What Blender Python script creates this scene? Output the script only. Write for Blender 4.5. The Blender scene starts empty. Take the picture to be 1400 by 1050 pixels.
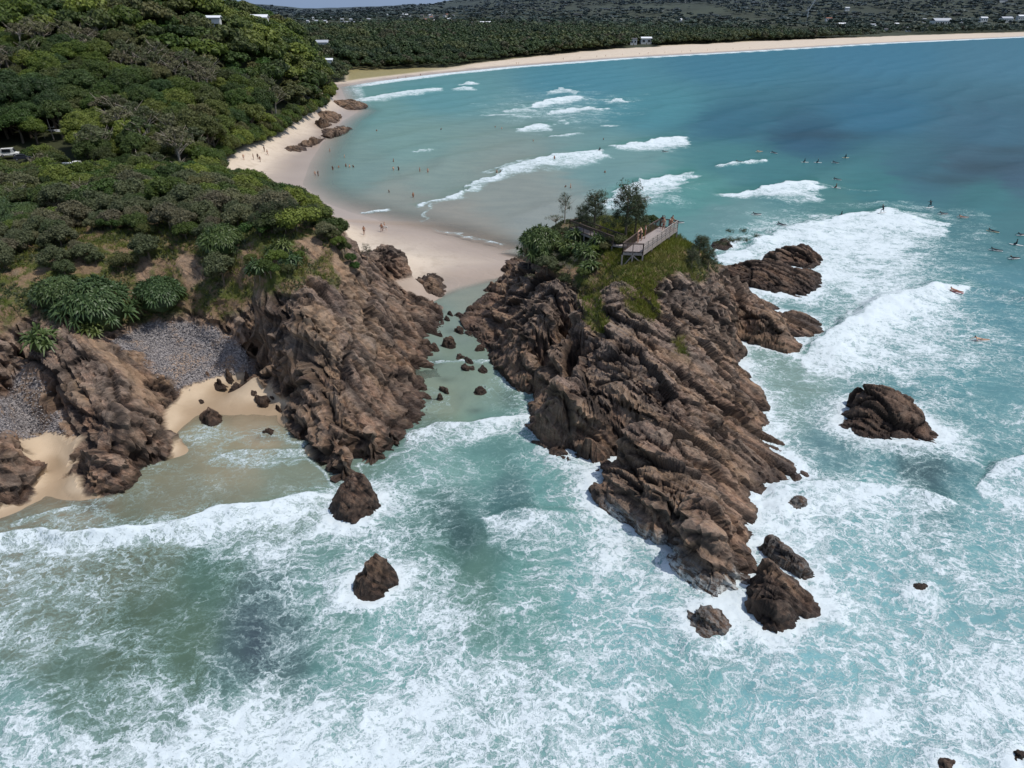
import bpy, bmesh, math, random
import numpy as np
from mathutils import Vector, Matrix, Euler
random.seed(7); RS = np.random.RandomState(11)
scene = bpy.context.scene
COL = scene.collection
# ------------------------------------------------------------------ camera
CAMH = 38.0; PITCH = math.radians(27.4); FPX = 971.0
CP, SP = math.cos(PITCH), math.sin(PITCH)
def P(px, py, z=0.0):
    """ground point seen at picture point (px,py) at height z"""
    xc = (px - 700) / FPX; yc = (525 - py) / FPX
    dy = CP + yc * SP; dz = -SP + yc * CP
    t = (z - CAMH) / dz
    return (xc * t, dy * t, z)
def proj(x, y, z):
    d = np.maximum(y * CP - (z - CAMH) * SP, 1.0)
    v = y * SP + (z - CAMH) * CP
    return 700 + FPX * x / d, 525 - FPX * v / d
# ------------------------------------------------------------------ noise
def _h(ix, iy, iz, s):
    n = (ix.astype(np.int64) * 374761393 + iy.astype(np.int64) * 668265263 + iz.astype(np.int64) * 2147483647 % 1013904223 + iz.astype(np.int64) * 1274126177 + s * 974634777) & 0xFFFFFFFF
    n = ((n ^ (n >> 13)) * 1274126177) & 0xFFFFFFFF
    n = ((n ^ (n >> 16)) * 2246822519) & 0xFFFFFFFF
    n = n ^ (n >> 15)
    return (n & 0xFFFFFF).astype(np.float64) / 16777216.0
def vnoise(x, y, z=None, s=0):
    x = np.asarray(x, float); y = np.asarray(y, float)
    z = np.zeros_like(x) if z is None else z
    ix, iy, iz = np.floor(x), np.floor(y), np.floor(z)
    fx, fy, fz = x - ix, y - iy, z - iz
    fx = fx * fx * fx * (fx * (fx * 6 - 15) + 10); fy = fy * fy * fy * (fy * (fy * 6 - 15) + 10); fz = fz * fz * (3 - 2 * fz)
    def L(a, b, t): return a + (b - a) * t
    zs = (0,) if not np.any(fz) else (0, 1)
    r = []
    for k in zs:
        r.append(L(L(_h(ix, iy, iz + k, s), _h(ix + 1, iy, iz + k, s), fx), L(_h(ix, iy + 1, iz + k, s), _h(ix + 1, iy + 1, iz + k, s), fx), fy))
    return r[0] if len(r) == 1 else L(r[0], r[1], fz)
def fbm(x, y, z=None, o=4, s=0, g=0.5):
    a, t, n = 1.0, 0.0, 0.0
    for i in range(o):
        f = 2.03 ** i
        n = n + a * vnoise(x * f + i * 17.3, y * f - i * 9.1, None if z is None else z * f, s + i); t += a; a *= g
    return n / t
def facets(p, size, s=0, tilt=0.8):
    """angular blocks: each worley cell carries its own tilted plane. returns (offset, edge distance)"""
    q = p / size
    b = np.floor(q)
    f1 = np.full(len(q), 9.0); f2 = np.full(len(q), 9.0); val = np.zeros(len(q))
    for i in (-1, 0, 1):
        for j in (-1, 0, 1):
            for k in (-1, 0, 1):
                c = b + (i, j, k)
                h = [_h(c[:, 0], c[:, 1], c[:, 2], s + m) for m in range(7)]
                pt = c + np.stack(h[:3], 1)
                d = q - pt
                r = np.sqrt((d * d).sum(1))
                off = .45 * (h[3] - .5) + tilt * ((h[4] - .5) * d[:, 0] + (h[5] - .5) * d[:, 1] + (h[6] - .5) * d[:, 2])
                nr = r < f1
                f2 = np.where(nr, f1, np.minimum(f2, r)); val = np.where(nr, off, val); f1 = np.where(nr, r, f1)
    return val, f2 - f1
def smooth(a, b, x):
    t = np.clip((x - a) / (b - a), 0, 1); return t * t * (3 - 2 * t)
def polydist(x, y, poly):
    """signed distance, positive inside"""
    d = np.full(x.shape, 1e9); ins = np.zeros(x.shape, bool)
    n = len(poly)
    for i in range(n):
        ax, ay = poly[i][0], poly[i][1]; bx, by = poly[(i + 1) % n][0], poly[(i + 1) % n][1]
        ex, ey = bx - ax, by - ay
        t = np.clip(((x - ax) * ex + (y - ay) * ey) / (ex * ex + ey * ey + 1e-12), 0, 1)
        d = np.minimum(d, np.hypot(x - ax - t * ex, y - ay - t * ey))
        if ay != by:
            c = ((ay > y) != (by > y)) & (x < ex * (y - ay) / ey + ax)
            ins ^= c
    return np.where(ins, d, -d)
class RBF:
    def __init__(self, pts, c=1.5):
        p = np.array(pts, float); self.c = c; self.p = p[:, :2]; n = len(p)
        A = np.zeros((n + 3, n + 3)); d = np.hypot(self.p[:, None, 0] - self.p[None, :, 0], self.p[:, None, 1] - self.p[None, :, 1])
        A[:n, :n] = np.sqrt(d * d + c * c) - np.eye(n) * 0.02
        A[:n, n] = 1; A[:n, n + 1:] = self.p; A[n, :n] = 1; A[n + 1:, :n] = self.p.T
        self.w = np.linalg.lstsq(A, np.r_[p[:, 2], 0, 0, 0], rcond=None)[0]
    def __call__(self, x, y):
        r = self.w[-3] + self.w[-2] * x + self.w[-1] * y
        for (a, b), w in zip(self.p, self.w):
            r = r + w * np.sqrt((x - a) ** 2 + (y - b) ** 2 + self.c ** 2)
        return r
def pxpoly(pts, z=0.0): return [P(a, b, z)[:2] for a, b in pts]
# ------------------------------------------------------------------ objects
def new_mesh(name, V, Fc, smooth_=False):
    me = bpy.data.meshes.new(name)
    V = np.asarray(V, np.float32)
    if isinstance(Fc, np.ndarray):
        k = Fc.shape[1]
        me.vertices.add(len(V)); me.vertices.foreach_set('co', V.ravel())
        me.loops.add(Fc.size); me.loops.foreach_set('vertex_index', Fc.astype(np.int32).ravel())
        me.polygons.add(len(Fc)); me.polygons.foreach_set('loop_start', np.arange(len(Fc), dtype=np.int32) * k)
        me.polygons.foreach_set('loop_total', np.full(len(Fc), k, np.int32))
        me.update(calc_edges=True)
    else:
        me.from_pydata([tuple(v) for v in V], [], Fc); me.update()
    me.polygons.foreach_set('use_smooth', np.full(len(me.polygons), smooth_, bool))
    return me
def link(name, me, mat=None, parent=None, loc=None, rot=None, scale=None):
    o = bpy.data.objects.new(name, me); COL.objects.link(o)
    if mat is not None and me is not None and not me.materials: me.materials.append(mat)
    if parent: o.parent = parent
    if loc is not None: o.location = loc
    if rot is not None: o.rotation_euler = rot
    if scale is not None: o.scale = scale if hasattr(scale, '__len__') else (scale,) * 3
    return o
def tag(o, label=None, cat=None, group=None, kind=None):
    if label: o['label'] = label
    if cat: o['category'] = cat
    if group: o['group'] = group
    if kind: o['kind'] = kind
    return o
def fattr(me, name, a):
    t = me.attributes.new(name, 'FLOAT', 'POINT'); t.data.foreach_set('value', np.asarray(a, np.float32).ravel())
def cattr(me, name, rgb):
    t = me.attributes.new(name, 'FLOAT_COLOR', 'POINT'); c = np.ones((len(rgb), 4), np.float32); c[:, :3] = rgb; t.data.foreach_set('color', c.ravel())
def gridfaces(nr, nc, keep=None):
    i = np.arange(nr * nc).reshape(nr, nc)
    F = np.stack([i[:-1, :-1], i[:-1, 1:], i[1:, 1:], i[1:, :-1]], -1).reshape(-1, 4)
    if keep is not None:
        k = keep.ravel(); F = F[k[F].any(1)]
    return F
def compact(V, F, *attrs):
    used = np.unique(F); m = np.zeros(len(V), np.int64); m[used] = np.arange(len(used))
    return (V[used], m[F]) + tuple(a[used] for a in attrs)
# ------------------------------------------------------------------ material helpers
def lin(r, g, b):
    f = lambda c: (c / 255 / 12.92) if c / 255 <= .04045 else ((c / 255 + .055) / 1.055) ** 2.4
    return (f(r), f(g), f(b))
class NT:
    def __init__(self, name):
        self.m = bpy.data.materials.new(name); self.m.use_nodes = True
        self.t = self.m.node_tree; self.t.nodes.clear()
        self.out = self.n('ShaderNodeOutputMaterial')
    def n(self, typ, **k):
        x = self.t.nodes.new(typ)
        for a, v in k.items(): setattr(x, a, v)
        return x
    def s(self, node, key, v):
        i = node.inputs[key]
        if isinstance(v, bpy.types.NodeSocket): self.t.links.new(v, i)
        elif isinstance(v, (tuple, list)) and len(v) == 3 and i.type == 'RGBA': i.default_value = (*v, 1)
        else: i.default_value = v
        return node
    def attr(self, name, out='Fac'): return self.n('ShaderNodeAttribute', attribute_name=name).outputs[out]
    def math(self, op, a, b=0.0, c=None, clamp=False):
        x = self.n('ShaderNodeMath', operation=op, use_clamp=clamp); self.s(x, 0, a); self.s(x, 1, b)
        if c is not None: self.s(x, 2, c)
        return x.outputs[0]
    def mix(self, f, a, b, mode='MIX'):
        x = self.n('ShaderNodeMix', data_type='RGBA', blend_type=mode); self.s(x, 0, f); self.s(x, 6, a); self.s(x, 7, b); return x.outputs[2]
    def ss(self, v, a, b, c=0.0, d=1.0):
        x = self.n('ShaderNodeMapRange', interpolation_type='SMOOTHSTEP'); self.s(x, 0, v); self.s(x, 1, a); self.s(x, 2, b); self.s(x, 3, c); self.s(x, 4, d); return x.outputs[0]
    def noise(self, vec, scale, detail=4, rough=.55, out=0, dist=0):
        x = self.n('ShaderNodeTexNoise'); self.s(x, 'Vector', vec); self.s(x, 'Scale', scale); self.s(x, 'Detail', detail); self.s(x, 'Roughness', rough); self.s(x, 'Distortion', dist); return x.outputs[out]
    def voro(self, vec, scale, feature='DISTANCE_TO_EDGE', out=0, rand=1):
        x = self.n('ShaderNodeTexVoronoi', feature=feature); self.s(x, 'Vector', vec); self.s(x, 'Scale', scale); self.s(x, 'Randomness', rand); return x.outputs[out]
    def vmath(self, op, a, b=None, scale=None):
        x = self.n('ShaderNodeVectorMath', operation=op); self.s(x, 0, a)
        if b is not None: self.s(x, 1, b)
        if scale is not None: self.s(x, 3, scale)
        return x.outputs[0]
    def pos(self): return self.n('ShaderNodeNewGeometry').outputs['Position']
    def bump(self, h, strength=.5, dist=.1, normal=None):
        x = self.n('ShaderNodeBump'); self.s(x, 'Height', h); self.s(x, 'Strength', strength); self.s(x, 'Distance', dist)
        if normal is not None: self.s(x, 'Normal', normal)
        return x.outputs[0]
    def bsdf(self, color, rough=.9, normal=None, spec=.3, **k):
        x = self.n('ShaderNodeBsdfPrincipled'); self.s(x, 'Base Color', color); self.s(x, 'Roughness', rough); self.s(x, 'Specular IOR Level', spec)
        if normal is not None: self.s(x, 'Normal', normal)
        for a, v in k.items(): self.s(x, a.replace('_', ' '), v)
        return x.outputs[0]
    def done(self, sh): self.t.links.new(sh, self.out.inputs[0]); return self.m
def plain(name, rgb, rough=.7, var=.25, scale=3, spec=.3, metallic=0.0):
    t = NT(name); p = t.n('ShaderNodeTexCoord').outputs['Object']
    n = t.noise(p, scale, 4, .6)
    c = t.mix(n, tuple(x * (1 - var) for x in rgb), tuple(min(1, x * (1 + var)) for x in rgb))
    return t.done(t.bsdf(c, rough, spec=spec, Metallic=metallic))
# ------------------------------------------------------------------ the lie of the land
LANDPX = [(-900, 860), (0, 714), (108, 670), (235, 622), (330, 566), (440, 600), (500, 560), (560, 470), (592, 412), (630, 396), (700, 378),
          (745, 352), (700, 346), (640, 333), (590, 316), (520, 301), (480, 290), (440, 275), (415, 252), (425, 222), (442, 195), (470, 165), (492, 152),
          (476, 142), (466, 119), (520, 111), (600, 101), (700, 91), (850, 79.5), (1000, 71), (1200, 59), (1400, 50), (1650, 41), (2100, 34)]
LAND = pxpoly(LANDPX) + [(60000, 3800), (60000, 60000), (-60000, 60000), (-60000, 25)]
HY = [60, 110, 150, 180, 200, 225, 260, 300, 350, 420, 520, 700, 1000, 1600, 90000]
HX = [-1200, -400, -230, -150, -110, -84, -64]
HT = np.array([[10, 10, 10, 10, 9, 6, 2], [12, 12, 11.5, 11, 10, 9, 5], [12, 10, 9, 8, 7.5, 6.5, 4.5], [9, 7, 5.5, 5, 5.5, 6, 3.6],
               [16, 14, 11, 9.5, 8.5, 7, 3], [24, 22, 19.5, 17, 13, 8, 3], [33, 32, 30, 26, 19, 10, 3], [42, 42, 40, 35, 25, 13, 3], [46, 47, 45, 39, 29, 14, 3],
               [44, 44, 43, 36, 28, 15, 4], [34, 36, 36, 30, 23, 14, 5], [16, 17, 17, 15, 12, 8, 4], [6, 8, 8, 7, 6, 5, 4], [5, 5, 5, 4, 4, 4, 3], [4, 4, 4, 4, 4, 4, 4]], float)
def hill_table(x, y):
    yi = np.clip(np.searchsorted(HY, y) - 1, 0, len(HY) - 2); xi = np.clip(np.searchsorted(HX, x) - 1, 0, len(HX) - 2)
    hy = np.array(HY, float); hx = np.array(HX, float)
    ty = np.clip((y - hy[yi]) / (hy[yi + 1] - hy[yi]), 0, 1); tx = np.clip((x - hx[xi]) / (hx[xi + 1] - hx[xi]), 0, 1)
    ty = ty * ty * (3 - 2 * ty) * .5 + ty * .5; tx = tx * tx * (3 - 2 * tx) * .5 + tx * .5
    a = HT[yi, xi] * (1 - tx) + HT[yi, xi + 1] * tx; b = HT[yi + 1, xi] * (1 - tx) + HT[yi + 1, xi + 1] * tx
    return a * (1 - ty) + b * ty
def shore(x, y): return polydist(x, y, LAND)
def farhills(x, y):
    r = np.hypot(x, y)
    k = smooth(2200, 6000, r)
    az = x / np.maximum(y, 1)
    # skyline: low on the left, a long range in the middle and on the right
    sky = np.interp(az, [-1.2, -.42, -.36, -.33, -.30, -.26, -.2, -.12, -.02, .08, .2, .33, .5, .65, 1.2], [60, 60, 105, 90, 82, 64, 74, 90, 150, 205, 225, 250, 255, 270, 280])
    n = fbm(x / 1100, y / 1400, o=6, s=5, g=.58)
    near = 19 * smooth(650, 1700, r) * (.1 + 1.1 * fbm(x / 500, y / 700, o=3, s=9)) * smooth(.34, -.08, az)
    return sky * k * (.62 + .75 * n) + near
def ground_z(x, y, sd=None):
    sd = shore(x, y) if sd is None else sd
    beach = np.where(sd > 0, 3.2 * (1 - np.exp(-sd / 42)) , np.maximum(sd * .035, -4))
    h = hill_table(x, y)
    edge = smooth(-46, -78, x) * np.where(y < 400, smooth(4, 22, sd), smooth(4, 22 + (np.clip(y, 400, 520) - 400) * .9, sd - smooth(400, 480, y) * 42))
    far = farhills(x, y) * smooth(60, 500, sd)
    z = np.where(sd > 0, np.maximum(beach, beach + (h - 3.0) * edge), beach) + far
    return z
# ---- headland (left foreground) control heights: picture point and height
HL = [(-60,745,-.8),(0, 730, -.6), (60, 705, -.4), (150, 695, -.8), (250, 650, -.5), (330, 640, -.6), (420, 640, -.8), (440, 672, -1.5), (520, 655, -1.5), (590, 605, -1.5), (602, 540, -1), (612, 480, -.6), (615, 430, -.3), (622, 400, -.1),
 (0, 706, .1), (60, 645, .45), (60, 612, .8), (85, 655, .2), (250, 575, .25), (330, 580, -.12), (400, 604, -.15), (270, 530, .8), (350, 522, .9), (320, 505, 1.3), (425, 607, -.2), (300, 560, .15), (375, 560, .15), (200, 640, -.2),
 (20, 585, 1.5), (60, 592, 1.1), (22, 550, 2.4), (40, 505, 4), (250, 500, 2.4), (205, 475, 3.7), (300, 470, 3.2), (332, 500, 1.6), (190, 452, 4.8), (270, 440, 5),
 (15, 620, 3.2), (30, 655, 1.3), (-30, 600, 5), (-60, 560, 7), (-20, 520, 7), (45, 640, .6),
 (100, 640, .7), (130, 600, 3.6), (170, 590, 3.8), (212, 600, 1.9), (150, 660, .9), (160, 540, 4.4), (205, 565, 2.2), (112, 560, 3.6), (70, 505, 5.6), (50, 470, 7.3), (100, 505, 5.8), (120, 475, 7.2), (170, 515, 5.0), (222, 545, 1.5), (232, 600, .3),
 (80, 432, 8.7), (60, 400, 10), (20, 400, 10.5), (30, 440, 8.5), (0, 470, 8), (130, 450, 6.6), (130, 405, 9), (220, 435, 5.8), (220, 400, 8), (250, 370, 10.5), (200, 340, 12), (100, 350, 12), (278, 380, 9.6), (300, 400, 8.4), (290, 432, 6.2), (325, 442, 5.6),
 (150, 300, 13), (250, 310, 13.5), (330, 320, 13.5), (50, 320, 12.5), (380, 300, 14), (-60, 400, 10.5), (-80, 330, 12),(-100,480,8.5),(-140,640,2.5),(-200,560,5),
 (340, 345, 13), (400, 330, 14), (430, 320, 14.1), (447, 318, 14.2), (470, 350, 12), (492, 377, 8.6), (430, 350, 12.6), (430, 380, 11.2), (385, 395, 11.2), (352, 420, 9), (330, 445, 6), 
 (410, 430, 9.4), (440, 430, 9.6), (470, 410, 9.2), (520, 412, 6.3), (552, 430, 3.2), (580, 452, .5), (500, 450, 6.6), (540, 470, 3.6), (572, 500, .6), (592, 470, -.3), (580, 520, -.4),
 (400, 470, 7.2), (372, 460, 6.2), (430, 480, 7.1), (455, 500, 6.1), (500, 510, 4.7), (540, 530, 2.2), (562, 560, .4), (402, 512, 3.8), (352, 485, 2.2), (380, 530, 1.4), (396, 568, 1.0), (412, 570, 2.2), (440, 560, 3.0), (480, 560, 3.6), (520, 570, 2.4), (560, 592, .3), (470, 610, 2.8), (500, 600, 2.6), (522, 616, .7), (452, 640, .7), (446, 620, 1.5), (480, 628, 1.7), (520, 606, 1.7), (546, 600, 1.0), (425, 580, 2.2), (430, 592, 1.2), (402, 592, .2), (362, 505, 1.5), (575, 580, -.6), (500, 640, -.6), (440, 650, -.6),
 (510, 370, .9), (480, 330, .9), (462, 300, .5), (560, 385, .5), (540, 402, 1.2), (600, 395, .1), (455, 312, 13), (640,345,.05),(680,358,.15),(650,375,.2),(705,368,.3),(600,330,.1),(560,320,.1),(620,370,.3),(580,350,.4),(540,345,.6),(520,315,.15),(500,345,.7)]
HLW = [(-18, 106, 6.5), (-21, 118, 2), (-45, 112, 13), (-38, 130, 6), (-40, 148, 2), (-50, 136, 9), (-62, 162, 5), (-72, 186, 3.4), (-90, 140, 9), (-120, 150, 7.5), (-119, 176, 5), (-150, 130, 10.5), (-160, 165, 7), (-100, 110, 12), (-130, 90, 11)]
HLrbf = RBF([P(*t) for t in HL] + HLW, 1.3)
# ---- rock islet with the lookout
ISPX = [(705, 372), (668, 400), (632, 434), (640, 456), (668, 480), (672, 502), (700, 530), (722, 538), (742, 524), (729, 552), (722, 588), (745, 610), (780, 631), (845, 634), (806, 650), (803, 692), (832, 710), (868, 730), (905, 748), (918, 782),
        (948, 802), (985, 822), (1010, 822), (1026, 792), (1031, 740), (1036, 700), (1034, 680), (1062, 668), (1100, 652), (1085, 628), (1042, 592), (1052, 575), (1040, 540), (1020, 505), (1008, 472), (1050, 480), (1085, 486), (1092, 468), (1128, 454), (1105, 436), (1062, 426), (1020, 402)]
ISW = [(36, 112), (30, 119), (18, 124), (6, 124), (-1, 119)]
ISLE = pxpoly(ISPX) + ISW
ISH = [(870, 352, 12.5), (925, 330, 12.7), (840, 380, 11.5), (900, 380, 11.8), (785, 312, 11.7), (742, 332, 10.4), (722, 362, 8), (704, 392, 4), (684, 420, 2.2), (660, 442, 1.3),
 (820, 402, 10.6), (935, 368, 11.7), (962, 350, 11.3), (965, 400, 8.6), (985, 372, 8), (1003, 392, 4), (940, 420, 8.8), (900, 420, 9.6), (850, 430, 9.6), (808, 425, 9.5), (765, 400, 9),
 (786, 438, 7.5), (787, 478, 2.6), (775, 505, .9), (752, 520, .4), (800, 470, 7), (765, 470, 5.6), (740, 402, 8), (720, 432, 6), (700, 462, 4), (722, 482, 4.2), (750, 450, 6.4), (755, 485, 4.4), (738, 504, 2.6), (708, 516, 1.2), (680, 480, 1.6),
 (832, 480, 7.6), (880, 470, 8.1), (930, 460, 7.7), (970, 450, 6.6), (1002, 432, 4.8), (1042, 444, 3.0), (1078, 457, 1.8), (1110, 452, .8), (1062, 472, .9), (1000, 468, 2.6),
 (800, 520, 5.6), (850, 530, 6.2), (900, 530, 6.3), (950, 520, 5.7), (1000, 510, 3.2), (1026, 532, 1.1), (760, 560, 4), (742, 582, 2), (800, 580, 4.7), (860, 590, 4.8), (920, 590, 4.7), (980, 580, 3.5), (1032, 572, 1.1),
 (772, 612, 1.6), (820, 622, 1.4), (870, 640, 3.2), (930, 640, 4.2), (980, 630, 3.2), (1040, 632, 1.6), (1078, 648, .6), (820, 672, 1.3), (850, 692, 1.3), (900, 690, 3), (950, 700, 3.8), (1000, 690, 2.2), (1020, 722, 1.1),
 (900, 730, 1.3), (950, 752, 2.7), (1000, 752, 1.7), (962, 792, 1.2), (1000, 790, 1)]
ISHW = [(8, 108, 10), (20, 108, 9.5), (30, 105, 5), (12, 118, 4), (24, 114, 4.5), (4, 112, 6)]
ISrbf = RBF([(x, y, -.35) for x, y in ISLE] + [P(*t) for t in ISH] + ISHW + [P(a, b, 0)[:2] + (-2.5,) for a, b in ((600, 470), (650, 560), (680, 640), (740, 720), (830, 780), (920, 880), (1050, 880), (1120, 740), (1180, 640), (1110, 560), (1120, 510), (1180, 450), (1150, 410))] + [(45, 125, -2), (15, 135, -1), (-8, 125, .3)], 1.2)
# strata frame for the blocky break-up of the rock
ang = math.radians(38)
STR = np.array((Matrix.Rotation(math.radians(-32), 3, 'X') @ Matrix.Rotation(ang, 3, 'Z')))
BN_ = np.array([.60, .42, .68]); BN_ /= np.linalg.norm(BN_); BT_ = np.array([.62, -.78, 0.0]); BT_ -= BN_ * (BT_ @ BN_); BT_ /= np.linalg.norm(BT_); BS_ = np.cross(BN_, BT_)
def bedding(p):
    """coordinates along, within and across the tilted beds of the rock"""
    w = fbm(p[:, 0] / 11, p[:, 1] / 11, p[:, 2] / 11, 3, 50) - .5; w2 = fbm(p[:, 0] / 3, p[:, 1] / 3, p[:, 2] / 3, 3, 57) - .5
    return np.stack([p @ BT_ * .55, p @ BS_ * .9, p @ BN_ * 1.75 + w * 4.5 + w2 * .5], 1)
def blocky(p, s=0):
    q = bedding(p)
    a, ea = facets(q, 5.0, s, 2.4)
    b, eb = facets(q, 2.0, s + 20, 2.3)
    c, ec = facets(q * np.array([1.4, 1, 1]), .85, s + 40, 2.2)
    e, ee = facets(q * np.array([1.6, 1.2, 1]), .4, s + 80, 2.0)
    u = q[:, 2] / .9; iu = np.floor(u); lay = _h(iu, iu * 0, iu * 0, s + 90) - .5; fu = u - iu
    patch = smooth(.45, .6, fbm(p[:, 0] / 7, p[:, 1] / 7, p[:, 2] / 7, 2, s + 71))
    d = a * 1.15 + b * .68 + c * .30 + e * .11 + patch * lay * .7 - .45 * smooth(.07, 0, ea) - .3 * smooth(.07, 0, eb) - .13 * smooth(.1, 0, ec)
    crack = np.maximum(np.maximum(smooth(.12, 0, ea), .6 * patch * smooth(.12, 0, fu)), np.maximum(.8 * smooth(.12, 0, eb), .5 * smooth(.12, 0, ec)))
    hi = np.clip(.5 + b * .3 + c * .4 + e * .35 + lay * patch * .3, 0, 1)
    return d, crack, hi
def heightmesh(x0, x1, y0, y1, st, zf):
    xs = np.arange(x0, x1 + st, st); ys = np.arange(y0, y1 + st, st)
    X, Y = np.meshgrid(xs, ys); Z = zf(X, Y)
    gy, gx = np.gradient(Z, st)
    N = np.stack([-gx, -gy, np.ones_like(Z)], -1); N /= np.linalg.norm(N, axis=-1, keepdims=True)
    return X, Y, Z, N

def faron(px, py, D_, up=2.0):
    """where the ray through (px,py) comes down on the far ground"""
    xc = (px - 700) / FPX; yc = (525 - py) / FPX; k = CP + yc * SP
    Ds = np.arange(D_ * .6, D_ * 2.2, 6.0); xs = xc * Ds / k; zr = CAMH + Ds * (-SP + yc * CP) / k
    g = ground_z(xs[None], Ds[None])[0] + up; h = np.where(g >= zr)[0]
    i = h[0] if len(h) else int(np.argmin(np.abs(Ds - D_)))
    return xs[i], Ds[i], g[i] - up
# ------------------------------------------------------------------ rock and ground materials
def sand_color(t, p):
    sdn = t.math('ADD', t.attr('sd'), t.math('MULTIPLY', t.math('SUBTRACT', t.noise(p, .05, 4, .5), .5), 12))
    wet = t.ss(sdn, 15, 3)
    sand = t.mix(t.noise(p, .12, 5, .6), lin(190, 174, 154), lin(214, 199, 180)); sand = t.mix(t.ss(t.noise(p, 1.5, 5, .7), .55, .72, 0, .4), sand, lin(150, 130, 106)); sand = t.mix(t.ss(t.noise(p, .35, 6, .7), .5, .64, 0, .35), sand, lin(160, 142, 120))
    wsand = t.mix(t.noise(p, .08, 4, .5), lin(156, 140, 126), lin(176, 160, 146)); return t.mix(wet, sand, wsand)
def rock_material(name, warm=1.0):
    t = NT(name); p = t.pos()
    sep = t.n('ShaderNodeSeparateXYZ'); t.s(sep, 0, p); z = sep.outputs[2]
    q = t.n('ShaderNodeAttribute', attribute_name='bed').outputs['Vector']
    n1 = t.noise(p, .22, 5, .6); n2 = t.noise(q, 1.1, 8, .68); n3 = t.noise(q, 4.5, 6, .72); n4 = t.noise(p, .07, 3, .5)
    brown = t.mix(t.ss(n2, .3, .7), lin(92, 76, 64), lin(176, 150, 128)); red = t.mix(t.ss(n3, .3, .7), lin(122, 90, 68), lin(190, 152, 120)); grey = t.mix(t.ss(n3, .3, .7), lin(118, 110, 108), lin(190, 178, 170))
    c = t.mix(t.ss(n1, .42, .6), brown, red)
    c = t.mix(t.math('MULTIPLY', t.ss(t.noise(q, .35, 6, .65), .54, .62), .7), c, t.mix(n3, lin(56, 50, 50), lin(96, 88, 88)))
    c = t.mix(t.math('MULTIPLY', t.ss(t.noise(q, .5, 6, .6), .60, .68), .6), c, t.mix(n3, lin(150, 122, 102), lin(192, 166, 146)))
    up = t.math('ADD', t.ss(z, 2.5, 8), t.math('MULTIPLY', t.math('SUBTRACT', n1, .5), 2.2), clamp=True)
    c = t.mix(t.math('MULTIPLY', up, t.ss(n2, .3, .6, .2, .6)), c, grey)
    c = t.mix(t.math('MULTIPLY', t.attr('tan'), t.ss(n2, .3, .55, .5, 1)), c, t.mix(n3, lin(150, 118, 86), lin(205, 178, 145)))
    c = t.mix(t.math('MULTIPLY', t.ss(n3, .62, .75), .35), c, lin(170, 150, 130))
    bz = t.noise(t.vmath('MULTIPLY', q, (.06, .12, .55)), 1.0, 5, .62); c = t.mix(t.math('MULTIPLY', t.ss(bz, .52, .60), .65), c, t.mix(n3, lin(152, 118, 84), lin(200, 168, 130))); c = t.mix(t.math('MULTIPLY', t.ss(bz, .47, .40), .65), c, t.mix(n3, lin(64, 56, 54), lin(112, 100, 94)))
    vn = t.voro(q, 1.1, 'F1', 1); vv = t.n('ShaderNodeSeparateColor'); t.s(vv, 0, vn)
    c = t.mix(.45, c, t.mix(vv.outputs[0], lin(80, 66, 58), lin(176, 150, 128)), 'OVERLAY')
    c = t.mix(t.ss(t.attr('hi'), .35, .95, 0, .38), c, t.mix(n3, lin(150, 122, 100), lin(196, 176, 156))); c = t.mix(t.ss(t.attr('hi'), .5, .05, 0, .4), c, lin(62, 48, 44))  # ambient occlusion painted in: raised blocks lighter, low ones darker
    # crevice shade painted into the joints, tide band at the foot
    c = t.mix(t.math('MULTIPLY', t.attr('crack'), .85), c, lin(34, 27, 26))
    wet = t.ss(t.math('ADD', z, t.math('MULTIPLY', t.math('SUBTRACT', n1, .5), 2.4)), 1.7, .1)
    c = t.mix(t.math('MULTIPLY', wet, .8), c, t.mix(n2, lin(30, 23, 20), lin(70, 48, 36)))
    c = t.mix(t.math('MULTIPLY', t.attr('wash'), t.ss(t.noise(q, 1.5, 6, .7), .42, .58)), c, (.62, .66, .68))
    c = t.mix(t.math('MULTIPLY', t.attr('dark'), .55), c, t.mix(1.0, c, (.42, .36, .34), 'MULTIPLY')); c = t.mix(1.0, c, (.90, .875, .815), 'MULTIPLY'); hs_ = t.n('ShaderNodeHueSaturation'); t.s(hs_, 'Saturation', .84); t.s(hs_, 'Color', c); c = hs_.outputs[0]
    # soil, grass floor, sand and shingle
    soil = t.mix(t.noise(p, 1.6, 6, .7), lin(96, 78, 58), lin(150, 126, 98))
    grass = t.mix(t.noise(p, 1.1, 6, .7), lin(52, 62, 26), lin(104, 108, 52))
    c = t.mix(t.math('MULTIPLY', t.attr('veg'), t.ss(t.noise(p, .8, 6, .7), .36, .5, .55, 1)), c, t.mix(t.ss(t.noise(p, .5, 5, .65), .42, .56), soil, grass))
    sn = t.noise(p, 5, 6, .7)
    wets = t.ss(t.math('ADD', z, t.math('MULTIPLY', t.noise(p, .25, 4, .5), .5)), .95, .35)
    sand = t.mix(t.noise(p, .5, 5, .6), lin(180, 160, 134), lin(198, 178, 152)); sand = t.mix(t.math('MULTIPLY', wets, .8), sand, lin(156, 134, 108)); sand = t.mix(t.attr('beach'), sand, sand_color(t, p))
    sand = t.mix(t.ss(sn, .62, .75, 0, .35), sand, lin(130, 108, 84))
    c = t.mix(t.attr('sand'), c, sand)
    gv = t.voro(p, 6.5, 'F1', 1); gs = t.n('ShaderNodeSeparateColor'); t.s(gs, 0, gv)
    grav = t.mix(gs.outputs[0], lin(88, 86, 90), lin(168, 162, 160)); grav = t.mix(t.ss(t.noise(p, .35, 4, .6), .48, .6, 0, .55), grav, lin(168, 138, 108))
    c = t.mix(t.attr('gravel'), c, grav)
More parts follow.
